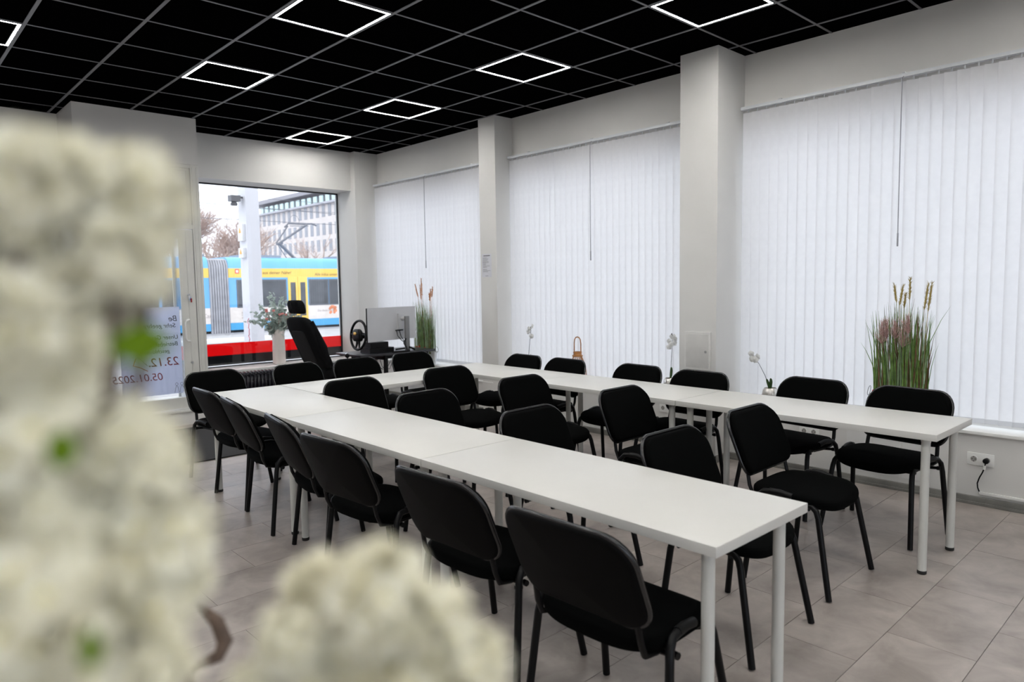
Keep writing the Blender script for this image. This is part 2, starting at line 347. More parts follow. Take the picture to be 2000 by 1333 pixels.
for nme, a, b, lab in BL:
    t = thing(nme, lab, 'blind', (XB, (a + b) / 2, .5), 0, 'white vertical blinds along the window side')
    L = b - a; off = Vector((XB, (a + b) / 2, .5))
    def loc(o): o.parent = t; o.location = o.location - off if False else o.location; return o
    bm = bmesh.new(); box(bm, -.022, .022, -L / 2 + .012, L / 2 - .012, 2.47, 2.495); fin('rail', bm, RAIL, t, False)
    bm = bmesh.new(); box(bm, .022, .06, -L / 2 + .012, L / 2 - .012, 2.485, 2.497)
    fin('rail_back', bm, ALU, t, False)
    for yy in (-L * .36, .0, .36 * L):
        bm = bmesh.new(); box(bm, -.026, .066, yy - .012, yy + .012, 2.495, 2.503); fin('bracket', bm, ALU, t, False)
    n = int((L - .03) / .079); y0 = L / 2 - .072
    bmh = bmesh.new()
    for k in range(n):
        s = bpy.data.objects.new('slat', sm); COL.objects.link(s); s.parent = t
        s.location = (random.uniform(-.002, .002), y0 - k * .079, -.5 + 0); s.rotation_euler = (0, 0, math.radians(11 + random.uniform(-4, 4)))
        box(bmh, -.003, .003, y0 - k * .079 - .004, y0 - k * .079 + .004, 2.445, 2.472)
    fin('hooks', bmh, RAIL, t, False)['kind'] = 'stuff'
    bm = bmesh.new(); tube(bm, [(-.045, 0, 2.46), (-.047, 0, 1.9), (-.045, 0, 1.27)], .0035, 8); tube(bm, [(-.045, 0, 1.36), (-.045, 0, 1.265)], .006, 8); tube(bm, [(-.02, 0, 2.475), (-.045, 0, 2.455)], .003, 6)
    fin('wand', bm, mat('grey wand', (.3, .3, .33), .4), t)
# ------------------------------------------------------------------ tables
RZ = -.01257
BLKCAP = mat('black rubber cap', (.01, .01, .01), .6)
def table(x, y, L, W, label, along='y'):
    """corner (x,y) near-left; L along y (or x)"""
    t = thing('conference_table', label, 'table', (x, y, 0), RZ, 'white tables set in a long U')
    w_, l_ = (W, L) if along == 'y' else (L, W)
    bx('tabletop', (.0012, w_ - .0012, .0012, l_ - .0012, .717, .751), TABLE, t, bev=.0018)
    for lx in (.07, w_ - .07):
        for ly in (.07, l_ - .07):
            bm = bmesh.new(); lathe(bm, [(.021, .014), (.021, .69), (.0235, .70), (.0235, .717)], 20, (lx, ly, 0)); lg = fin('leg', bm, LEGW, t)
            bm = bmesh.new(); lathe(bm, [(.02, 0), (.0225, .003), (.0225, .016), (.0205, .02)], 20, (lx, ly, 0)); fin('foot_cap', bm, BLKCAP, lg)
    return t
T_ = lambda x0, y0, d: (x0 - math.sin(RZ) * d, y0 + math.cos(RZ) * d)
LW = .598
x0, y0 = 1.8014, 1.0565
table(*T_(x0, y0, 0), 1.505, LW, 'white table at the near end of the left row, closest to the camera')
table(*T_(x0, y0, 1.507), 1.41, LW, 'white middle table of the left row, before the faint seams')
table(*T_(x0, y0, 2.92), 1.415, LW, 'white table at the far left corner, by the door mat')
x0, y0 = 3.8826, 1.0605
table(*T_(x0, y0, 0), 1.54, LW, 'white table at the near end of the window-side row')
table(*T_(x0, y0, 1.542), 1.38, LW, 'white middle table of the window-side row')
table(*T_(x0, y0, 2.924), 1.385, LW, 'white table at the far right corner, by the first pillar')
table(2.451, 4.722, 1.478, .66, 'white table joining the two rows at the far end', 'x')
# ------------------------------------------------------------------ chairs
def chair_proto():
    t = thing('stacking_chair', '', 'chair')
    bm = bmesh.new()
    so = []
    for k in range(48):
        a = 2 * PI * k / 48; c, s = math.cos(a), math.sin(a)
        e = .62 if s > 0 else .5
        so.append((.247 * math.copysign(abs(c) ** .6, c), .025 + .222 * math.copysign(abs(s) ** e, s) * (1.0)))
    def fs(x, y, h):
        z = .452 + h - .028 * max(0, (y - .08) / .17) ** 2 - .006 * (1 - min(1, abs(x) / .2) ** 2)
        return (x * (1 - .05 * (y < 0) * 0), y, z)
    pad(bm, so, .05, .012, fs); fin('seat', bm, FABRIC, t, ang=80)
    bm = bmesh.new(); pad(bm, [(x * .9, .02 + (y - .02) * .9) for x, y in so], .016, 0, lambda x, y, h: (x, y, .424 + h - .025 * max(0, (y - .08) / .17) ** 2)); fin('seat_pan', bm, BLACKP, t)
    Z, Wd, T, cv, Hb = .83, .51, .13, .035, .31
    zb = Z - Hb
    def fb(off):
        def f(x, z, h):
            tt = (z + Hb / 2) / Hb; sl = .135 + .03 * (tt - .5)
            y = -.18 - T * tt + cv * (x / (Wd / 2)) ** 2 - .012 + off
            return (x, y + h * .92, zb + z + Hb / 2 + h * .39)
        return f
    bm = bmesh.new(); pad(bm, rr(Wd - .012, Hb - .008, .1, .075, 7), .036, .010, fb(.0)); fin('backrest', bm, FABRIC, t, ang=80)
    bm = bmesh.new(); pad(bm, rr(Wd, Hb + .002, .105, .08, 7), .022, .006, lambda x, z, h: fb(-.022)(x, z, -h)); fin('back_shell', bm, SHELL, t, ang=80)
    bm = bmesh.new(); fo = fb(-.016); ol = rr(Wd + .002, Hb + .004, .105, .08, 7); tube(bm, [fo(x, z, 0) for x, z in ol + ol[:1]], .0085, 8, cap=False); fin('shell_rim', bm, RIM, t, ang=80)
    for s in (-1, 1):
        bm = bmesh.new()
        tube(bm, [(s * .268, .262, .004), (s * .234, .190, .38), (s * .230, .178, .412), (s * .226, .155, .43), (s * .224, .09, .436)], .0145, 10); fin('leg', bm, TUBE, t)
        bm = bmesh.new()
        tube(bm, [(s * .292, -.163, .004), (s * .268, -.118, .39), (s * .262, -.108, .44), (s * .254, -.08, .468), (s * .249, -.03, .474)], .0145, 10); fin('leg', bm, TUBE, t)
    for s in (-1, 1):
        bm = bmesh.new(); tube(bm, [(s * .238, .06, .462), (s * .246, .0, .474), (s * .250, -.05, .473)], .0165, 10); fin('side_cap', bm, BLACKP, t)
        bm = bmesh.new(); tube(bm, [(s * .255, -.075, .415), (s * .272, -.078, .415)], .012, 8); fin('bolt', bm, TUBE, t)
        bm = bmesh.new(); tube(bm, [(s * .2, .05, .414), (s * .205, -.10, .412), (s * .21, -.16, .425), (s * .21, -.180, .47), (s * .205, -.198, .56), (s * .19, -.236, .66)], .0125, 10, sy=.75); fin('back_upright', bm, TUBE, t)
    for y in (.12, -.08):
        bm = bmesh.new(); e = .228 if y > 0 else .262; tube(bm, [(-e, y + .02 * (y > 0), .415), (-.2, y, .408), (.2, y, .408), (e, y + .02 * (y > 0), .415)], .009, 8); fin('cross_bar', bm, TUBE, t)
    return t
cp = chair_proto(); index(cp)
A = 'chairs on the left outer side of the tables'; Fg = 'chairs along the far side of the tables'; Wg = 'chairs on the window side of the tables'; I1 = 'inner chairs behind the left table row'; I2 = 'inner chairs before the window-side table row'
CH = [
 (1.80, 1.41, 89, 'black chair nearest the camera, its back filling the lower middle', A), (1.835, 2.10, 88, 'black chair second from the camera on the left outer side, behind the round flower cluster', A),
 (1.865, 2.97, 86, 'black chair third from the camera on the left outer side, just above the flowers', A), (1.93, 3.56, 100, 'black chair turned slightly, fourth from the camera on the left outer side', A),
 (1.995, 4.375, 98, 'black chair fifth from the camera on the left outer side, back seen edge-on', A), (2.045, 5.0, 91, 'black chair at the far end of the left outer side, leftmost edge-on back', A),
 (2.212, 5.76, 174, 'black chair by the door mat, leftmost on the far side of the tables', Fg), (2.956, 5.72, 171, 'black chair on the far side in front of the driving seat', Fg),
 (3.53, 5.70, 178, 'black chair on the far side in front of the gear lever', Fg), (4.225, 5.76, 178, 'black chair on the far side in front of the black desk', Fg),
 (4.48, 4.93, -87, 'black chair on the window side beside the first pillar, farthest from the camera', Wg), (4.46, 4.355, -87, 'black chair on the window side hiding the bamboo lantern', Wg),
 (4.49, 3.565, -86, 'black chair on the window side left of the hatch pillar', Wg), (4.445, 2.935, -88, 'black chair on the window side under the pillar hatch', Wg),
 (4.59, 2.14, -84, 'black chair on the window side between orchid pot and tall grass', Wg), (4.54, 1.51, -83, 'black chair on the window side in front of the tall grass, at the table end', Wg),
 (3.63, 4.405, 181, 'farthest black chair of the inner row nearer the window', I2), (3.64, 3.49, 179, 'black chair second from the far end of the inner row nearer the window', I2),
 (3.672, 2.565, 179, 'black chair second from the near end of the inner row nearer the window', I2), (3.555, 1.592, 180, 'nearest black chair of the inner row by the window, whole seat visible', I2),
 (2.712, 4.37, 178, 'farthest black chair behind the left table row', I1), (2.72, 3.44, 177, 'black chair second from the far end behind the left table row', I1),
 (2.735, 2.475, 178, 'black chair second from the near end behind the left table row', I1), (2.755, 1.56, 180, 'nearest black chair behind the left table row, seat showing past the table end', I1)]
for k, (x, y, a, lab, g) in enumerate(CH):
    c = cp if k == 0 else copy_tree(cp)
    c.location = (x, y, 0); c.rotation_euler = (0, 0, -math.radians(a)); c['label'] = lab; c['group'] = g
# ------------------------------------------------------------------ hatch, notice, sockets
ht = thing('meter_hatch', 'pale metal meter hatch with round lock on the front of the near pillar', 'hatch', (5.237, 3.265, .77))
bm = bmesh.new(); box(bm, -.010, .002, -.128, .128, .008, .333)
fin('hatch_frame', bm, mat('hatch frame paint', (.66, .65, .63), .5), ht, False)
bx('hatch_door', (-.0125, -.009, -.108, .108, .026, .313), mat('hatch door paint', (.56, .55, .53), .5), ht, bev=.001)
bm = bmesh.new(); tube(bm, [(-.011, -.082, .165), (-.016, -.082, .165)], .011, 14); tube(bm, [(-.015, -.082, .165), (-.0175, -.082, .165)], .006, 10); fin('hatch_lock', bm, mat('grey lock', (.3, .3, .29), .4), ht)
nt_ = thing('paper_notice', 'white paper notice with small print taped to the far pillar', 'notice', (5.40, 6.27, 1.62))
bm = bmesh.new(); box(bm, -.0012, .0, -.18, -.01, 0, .27); fin('sheet', bm, mat('paper', (.62, .62, .66), .7), nt_, False)
bm = bmesh.new(); rnd = random.Random(3)
box(bm, -.0022, -.0012, -.155, -.04, .243, .253)
for k in range(13):
    if k in (9,): continue
    z = .222 - k * .0135; e = rnd.uniform(.05, .13); box(bm, -.0018, -.0012, -.03 - e, -.03, z, z + .0035)
box(bm, -.0018, -.0012, -.12, -.07, .012, .016)
fin('print_lines', bm, mat('grey print', (.13, .13, .14), .7), nt_, False)
def socket(yc, zc, label, plug=False):
    t = thing('double_socket', label, 'socket', (5.45, yc, zc), 0, 'white double sockets on the window bench')
    bx('face_plate', (-.009, 0, -.078, .078, -.042, .042), WHITE, t, bev=.003)
    for s in (-1, 1):
        bm = bmesh.new(); tube(bm, [(-.0088, s * .038, 0), (-.0125, s * .038, 0)], .0235, 20); fin('socket_rim', bm, WHITE, t)
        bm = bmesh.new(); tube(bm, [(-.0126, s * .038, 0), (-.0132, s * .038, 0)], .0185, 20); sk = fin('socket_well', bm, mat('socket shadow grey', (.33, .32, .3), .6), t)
        bm = bmesh.new()
        for q in (-.0095, .0095): tube(bm, [(-.013, s * .038 + q, 0), (-.0142, s * .038 + q, 0)], .003, 8)
        box(bm, -.0142, -.013, s * .038 - .002, s * .038 + .002, .012, .018); box(bm, -.0142, -.013, s * .038 - .002, s * .038 + .002, -.018, -.012)
        fin('contact_hole', bm, BLACKP, sk)
    return t
socket(1.225, .31, 'white double socket with a black plug, at the right edge of the bench')
socket(2.385, .335, 'white double socket under the window-side table, middle bench section')
socket(3.72, .36, 'small white double socket seen under the window-side row, left of the hatch pillar')
pl = thing('plug_cable', 'black plug and short black cable hanging from the right-hand socket', 'cable', (5.43, 1.187, .31))
bm = bmesh.new(); lathe(bm, [(.006, -.0), (.017, .004), (.019, .02), (.016, .03), (.008, .034)], 16); 
bmesh.ops.rotate(bm, verts=bm.verts, cent=(0, 0, 0), matrix=Matrix.Rotation(-PI / 2, 3, 'Y')); fin('plug', bm, BLACKP, pl)
bm = bmesh.new(); tube(bm, [(-.022, 0, -.01), (-.024, .004, -.03), (-.02, .008, -.05), (-.012, .018, -.08), (-.006, .036, -.12), (-.004, .047, -.16), (-.004, .044, -.19), (-.004, .034, -.215)], .0042, 8); fin('cable', bm, BLACKP, pl)
bm = bmesh.new(); tube(bm, [(-.0245, .004, -.028), (-.0215, .0075, -.056)], .0075, 8); fin('cable_tag', bm, WHITE, pl)
tag(bx('cable_duct', (5.436, 5.45, .6, 1.225, .072, .092), WHITE, bev=.002), 'thin white cable duct low on the bench, right edge', 'cable duct')
# white wall-hung radiator under the sill, bay beside first pillar
rd = thing('convector_pipe', 'white heating pipe with thermostat valve on the bench, seen below the far right table corner', 'pipe', (5.41, 6.45, .32))
bm = bmesh.new(); tube(bm, [(0, .1, .06), (0, -.35, .06)], .012, 10); tube(bm, [(0, .1, .06), (.04, .1, .06)], .012, 8); tube(bm, [(0, -.35, .06), (.04, -.35, .06)], .012, 8); fin('pipe', bm, WHITE, rd)
bm = bmesh.new(); tube(bm, [(-.01, 0, .0), (-.01, 0, .05)], .02, 12); tube(bm, [(-.01, 0, .04), (0, 0, .06)], .01, 8); fin('valve', bm, mat('worn valve', (.5, .48, .45), .5), rd)
# ------------------------------------------------------------------ black ribbed radiator below shop window
RB = mat('black radiator enamel', (.012, .011, .018), .22, var=.1)
rt = thing('ribbed_radiator', 'black ribbed column radiator under the shop window sill', 'radiator', (3.45, 8.79, .03))
nr = 36; pitch = 1.72 / nr
def rib_mesh():
    bm = bmesh.new()
    for yy in (-.07, 0, .07): tube(bm, [(0, yy, .09), (0, yy, .41)], .014, 8)
    tube(bm, [(0, -.085, .41), (0, -.05, .43), (0, .05, .43), (0, .085, .41)], .015, 8); tube(bm, [(0, -.085, .09), (0, -.05, .075), (0, .05, .075), (0, .085, .09)], .015, 8)
    me = bpy.data.meshes.new('rib'); bm.to_mesh(me); bm.free(); me.materials.append(RB)
    for p in me.polygons: p.use_smooth = True
    return me
rm = rib_mesh()
for k in range(nr):
    o = bpy.data.objects.new('rib', rm); COL.objects.link(o); o.parent = rt; o.location = (k * pitch + .02, 0, 0)
bm = bmesh.new(); tube(bm, [(0, .0, .39), (1.72, .0, .39)], .016, 10); tube(bm, [(0, .0, .11), (1.72, .0, .11)], .016, 10)
for x in (.08, 1.6):
    for yy in (-.05, .05): tube(bm, [(x, yy, -.03), (x, yy, .11)], .012, 8)
fin('manifold', bm, RB, rt)
# ------------------------------------------------------------------ driving simulator
SF = mat('black seat cloth', (.004, .0042, .005), .8, var=.2, scale=200, bump=.3, bscale=500, spec=.12); SF2 = mat('grey-black seat centre cloth', (.011, .011, .012), .85, var=.2, scale=150, bump=.3, bscale=500, spec=.3)
st = thing('driving_seat', 'black car seat with headrest, in front of the shop window', 'car seat', (3.70, 7.42, 0), math.radians(4))
tl = .17
def fseat(w0):
    def f(x, z, h):     # x across seat (world y), z height, h thickness(+ = rear side -x)
        zz = (z + .31) / .62
        return (.20 - zz * .27 - h - .025 * math.cos(zz * PI) * 0, x * (1 - .18 * max(0, zz - .55)), .60 + (z + .31) * .97)
    return f
bm = bmesh.new(); pad(bm, rr(.50, .62, .14, .09, 8), .11, .03, fseat(1), both=True); fin('backrest', bm, SF, st, ang=80)
bm = bmesh.new()
pad(bm, rr(.26, .40, .05, .05, 5), .02, .006, lambda x, z, h: (fseat(1)(x, z - .05, 0)[0] - .078 - h, x, fseat(1)(x, z - .05, 0)[2])); fin('back_pocket', bm, SF2, st, ang=80)
for s in (-1, 1):
    bm = bmesh.new(); tube(bm, [(.20 - .31 * .9 - .0 + .26, s * .2, .62), (.10, s * .235, .85), (-.02, s * .2, 1.15)], [.04, .05, .03], 10); fin('side_bolster', bm, SF, st)
bm = bmesh.new(); pad(bm, rr(.25, .155, .065, .035, 7), .085, .02, lambda x, z, h: (-.075 - h - .2 * z, x, 1.315 + z), both=True); hr = fin('headrest', bm, SF, st, ang=80)
bm = bmesh.new(); tube(bm, [(-.11, 0, 1.245), (-.135, 0, 1.32), (-.15, 0, 1.385)], .006, 6); fin('seam', bm, BLACKP, hr)
bm = bmesh.new()
for s in (-1, 1): tube(bm, [(-.055, s * .07, 1.17), (-.07, s * .07, 1.28)], .006, 8)
fin('headrest_rods', bm, ALU, st)
bm = bmesh.new(); pad(bm, rr(.48, .5, .1, .1, 6), .12, .02, lambda x, y, h: (.40 - y, x, .55 + h - .03 * (y > 0) * y), both=True); fin('seat_cushion', bm, SF, st, ang=80)
bm = bmesh.new(); box(bm, .15, .62, -.19, -.15, .30, .49); box(bm, .15, .62, .15, .19, .30, .49); box(bm, .12, .66, -.22, .22, .0, .03); box(bm, .3, .5, -.1, .1, .03, .30); box(bm, .16, .62, -.19, .19, .28, .31)
fin('seat_base', bm, BLACKP, st, False)
gs = thing('gear_lever', 'gear lever with shiny round knob standing right of the driving seat', 'gear lever', (4.09, 7.14, 0))
bm = bmesh.new(); box(bm, -.06, .06, -.08, .08, 0, .02); tube(bm, [(0, 0, .02), (0, 0, .48)], .02, 10); box(bm, -.05, .05, -.07, .07, .47, .53); fin('lever_stand', bm, BLACKP, gs, False)
bm = bmesh.new(); tube(bm, [(0, 0, .52), (.003, 0, .62), (0, 0, .72)], .007, 8); fin('lever_rod', bm, TUBE, gs)
bm = bmesh.new(); lathe(bm, [(.006, -.03), (.02, -.022), (.027, -.004), (.024, .014), (.012, .026), (.004, .029)], 16, (0, 0, .745)); fin('knob', bm, BLACKP, gs)
bm = bmesh.new(); lathe(bm, [(.022, .012), (.018, .022), (.006, .0295)], 16, (0, 0, .7455)); fin('knob_cap', bm, CHROME, gs)
dk = thing('simulator_desk', 'black desk carrying the steering wheel and the large screen', 'desk', (4.27, 7.15, 0))
DKM = mat('black desk laminate', (.02, .02, .024), .3, var=.05)
bx('desktop', (0, 1.09, 0, .58, .70, .727), DKM, dk, bev=.003)
for lx in (.38, .98):
    for ly in (.06, .52): bx('leg', (lx - .02, lx + .02, ly - .02, ly + .02, 0, .70), BLACKP, dk, bev=.002)
bm = bmesh.new(); box(bm, .36, 1.0, .50, .53, .60, .64); box(bm, .36, .40, .08, .50, .64, .68); box(bm, .96, 1.0, .08, .5, .64, .68); box(bm, .05, .25, .1, .3, .64, .70); fin('underframe', bm, BLACKP, dk, False)
bm = bmesh.new()
for k in range(4):
    x = .3 + k * .05; tube(bm, [(x, .25, .70), (x + .03, .22, .58 - .02 * k), (x + .1, .24, .5), (x + .2, .3, .52 + .03 * k), (x + .28, .4, .62)], .003, 5)
fin('hanging_cables', bm, BLACKP, dk)
sw = thing('steering_wheel', 'black steering wheel with gold emblem, mounted at the left end of the desk', 'steering wheel', (4.46, 7.36, .727))
def wheelpt(a, r, d=0):   # plane facing -x, slightly reclined
    tlt = .12
    return Vector((-.085 + d, r * math.cos(a), .225 + r * math.sin(a))) + Vector((r * math.sin(a) * tlt, 0, 0))
bm = bmesh.new(); pts = [wheelpt(2 * PI * k / 40, .172) for k in range(41)]; tube(bm, pts, .0155, 10, cap=False); fin('rim', bm, BLACKP, sw)
for a, r0 in ((PI * .02, .05), (PI * .98, .05), (PI * 1.42, .04), (PI * 1.58, .04)):
    bm = bmesh.new(); tube(bm, [wheelpt(a, r0), wheelpt(a, .11, .004), wheelpt(a, .165)], [.034, .02, .014], 8, sy=.5); fin('spoke', bm, BLACKP, sw)
bm = bmesh.new(); pad(bm, rr(.19, .15, .07, .05, 6), .045, .012, lambda x, z, h: tuple(wheelpt(0, 0, -h - .012) + Vector((0, x, z))), both=False); hb = fin('hub', bm, BLACKP, sw, ang=80)
bm = bmesh.new(); pad(bm, rr(.06, .035, .015, .012, 4), .006, .002, lambda x, z, h: tuple(wheelpt(0, 0, -h - .050) + Vector((0, x, z + .022)))); fin('gold_emblem', bm, mat('gold foil', (.75, .48, .12), .3, metal=.7), hb)
bm = bmesh.new(); tube(bm, [wheelpt(0, 0, .01), (.06, 0, .20)], .035, 14); box(bm, .03, .28, -.08, .08, .06, .128); box(bm, .0, .34, -.11, .11, .0, .06); fin('wheel_base', bm, BLACKP, sw, False)
mo = thing('computer_monitor', 'wide grey computer monitor turned with its back to the room, on the black desk', 'monitor', (5.0, 7.27, .727), math.atan2(.16, .81))
MG = mat('light grey monitor plastic', (.50, .50, .51), .45, var=.02)
bm = bmesh.new(); N = 12; W2 = .41
def mp(u, z, d): return (u * W2 - .18, .055 - .035 * (1 - u * u) * -1 + d, z)
fr_ = []; bk = []
for k in range(N + 1):
    u = -1 + 2 * k / N
    fr_.append([bm.verts.new(mp(u, z, .022)) for z in (.14, .545)]); bk.append([bm.verts.new(mp(u, z, 0)) for z in (.14, .545)])
for k in range(N):
    for g, fl in ((fr_, 1), (bk, 0)):
        f = bm.faces.new((g[k][0], g[k + 1][0], g[k + 1][1], g[k][1])); f.material_index = fl
    bm.faces.new((fr_[k][1], fr_[k + 1][1], bk[k + 1][1], bk[k][1])).material_index = 1; bm.faces.new((fr_[k][0], fr_[k + 1][0], bk[k + 1][0], bk[k][0])).material_index = 0
for k in (0, N): bm.faces.new((fr_[k][0], fr_[k][1], bk[k][1], bk[k][0])).material_index = 1
fin('screen_housing', bm, [MG, BLACKP], mo)
bm = bmesh.new(); tube(bm, [(0, -.005, .40), (0, .09, .40)], .022, 12); box(bm, -.06, .06, .066, .09, .27, .46); fin('mount', bm, MG, mo, False)
bx('stand_column', (-.032, .032, -.03, .0, .0, .43), mat('grey stand', (.17, .17, .17), .4), mo, bev=.003)
bm = bmesh.new()
tube(bm, [(-.01, -.015, .17), (-.07, -.03, .1), (-.1, -.12, .008)], .012, 8); tube(bm, [(0, -.01, .02), (-.1, -.15, .01), (-.32, -.08, .01)], .01, 8); tube(bm, [(0, 0, .06), (.07, -.08, .008)], .012, 8); tube(bm, [(0, 0, .03), (-.05, .14, .01)], .01, 8)
fin('stand_feet', bm, BLACKP, mo)
bm = bmesh.new(); tube(bm, [(-.11, .055, .25), (-.11, .04, .19), (-.08, .0, .13), (-.05, -.03, .1)], .005, 6); tube(bm, [(-.065, .05, .25), (-.06, .03, .18), (-.06, -.02, .12)], .005, 6); box(bm, -.125, -.0, .05, .064, .25, .262); fin('monitor_cable', bm, BLACKP, mo)
# ------------------------------------------------------------------ vase with eucalyptus
vs = thing('tall_vase', 'tall white cylinder vase on the shop window sill', 'vase', (4.185, 9.13, .495))
VM = mat('cream white ceramic', (.72, .66, .62), .45, var=.03)
bm = bmesh.new(); lathe(bm, [(.07, 0), (.085, .004), (.084, .245)], 32, cap1=False); lathe(bm, [(.082, .246), (.082, .25), (.078, .49), (.073, .49), (.072, .3), (.07, .26), (.02, .26)], 32, cap0=False, cap1=True); fin('vase_body', bm, VM, vs)
eb = thing('eucalyptus_bouquet', 'eucalyptus bouquet with small pink blossoms in the tall white vase', 'bouquet', (4.185, 9.13, .80))
EU = mat('grey-green eucalyptus leaf', (.52, .60, .56), .6, var=.25, scale=30, trans=.45); EU2 = mat('eucalyptus stem', (.2, .22, .14), .6); PK = mat('coral pink blossom', (.75, .28, .26), .6, var=.2, scale=40)
rnd = random.Random(11)
def leafdisc(bm, c, nrm, r, mi=0, el=1.25):
    nrm = nrm.normalized(); a = nrm.orthogonal().normalized(); b = nrm.cross(a); cv = bm.verts.new(c + nrm * r * .12)
    vs_ = [bm.verts.new(c + a * math.cos(2 * PI * k / 7) * r * el + b * math.sin(2 * PI * k / 7) * r) for k in range(7)]
    for k in range(7): bm.faces.new((vs_[k], vs_[(k + 1) % 7], cv)).material_index = mi
stems = [(-.42, .0, .30), (-.36, -.05, .42), (-.27, .0, .17), (-.22, .05, .52), (-.12, -.05, .62), (-.05, .04, .66), (.05, -.05, .60), (.14, .05, .55), (.24, -.05, .47), (.33, .03, .52), (.30, -.06, .33), (.12, -.1, .36), (-.1, -.1, .34), (.0, -.06, .45)]
for sx_, sy_, sz_ in stems:
    bm = bmesh.new(); P = []
    for k in range(9):
        q = k / 8; P.append(Vector((sx_ * q ** 1.3, sy_ * q, .0 + sz_ * (q if sz_ > .35 else q * (1.5 - .5 * q)) + .0)))
    P = [Vector((p.x * (0 if p.z < .14 else 1) if False else p.x * min(1, max(.12, (p.z) / .3)), p.y, p.z)) for p in P]
    tube(bm, P, [.004 - .0003 * k for k in range(9)], 5); s_ = fin('stem', bm, EU2, eb)
    bm = bmesh.new()
    for k in range(46):
        q = .33 + .67 * k / 45; f_ = q * 8; i0 = min(7, int(f_)); p = P[i0].lerp(P[i0 + 1], f_ - i0)
        d = Vector((rnd.uniform(-1, 1), rnd.uniform(-1, 1), rnd.uniform(-.4, .6))).normalized(); r = (.036 - .018 * q) * rnd.uniform(.8, 1.25)
        leafdisc(bm, p + d * r * 1.3, d.cross(Vector((rnd.uniform(-1, 1), rnd.uniform(-1, 1), rnd.uniform(-1, 1)))) + Vector((0, -.3, .2)), r)
    o = fin('leaves', bm, EU, s_); o['kind'] = 'stuff'
for k in range(15):
    x, y, z = rnd.uniform(-.24, .28), rnd.uniform(-.2, -.08), rnd.uniform(.27, .45)
    bm = bmesh.new()
    for q in range(7):
        d = Vector((math.cos(q * .9), math.sin(q * .9) - .6, .3 * math.cos(q * 2))); leafdisc(bm, Vector((x, y, z)) + d * .013, d, .012)
    tube(bm, [(x * .6, y * .5, z - .14), (x, y, z)], .0016, 4)
    fin('blossom', bm, PK, eb)
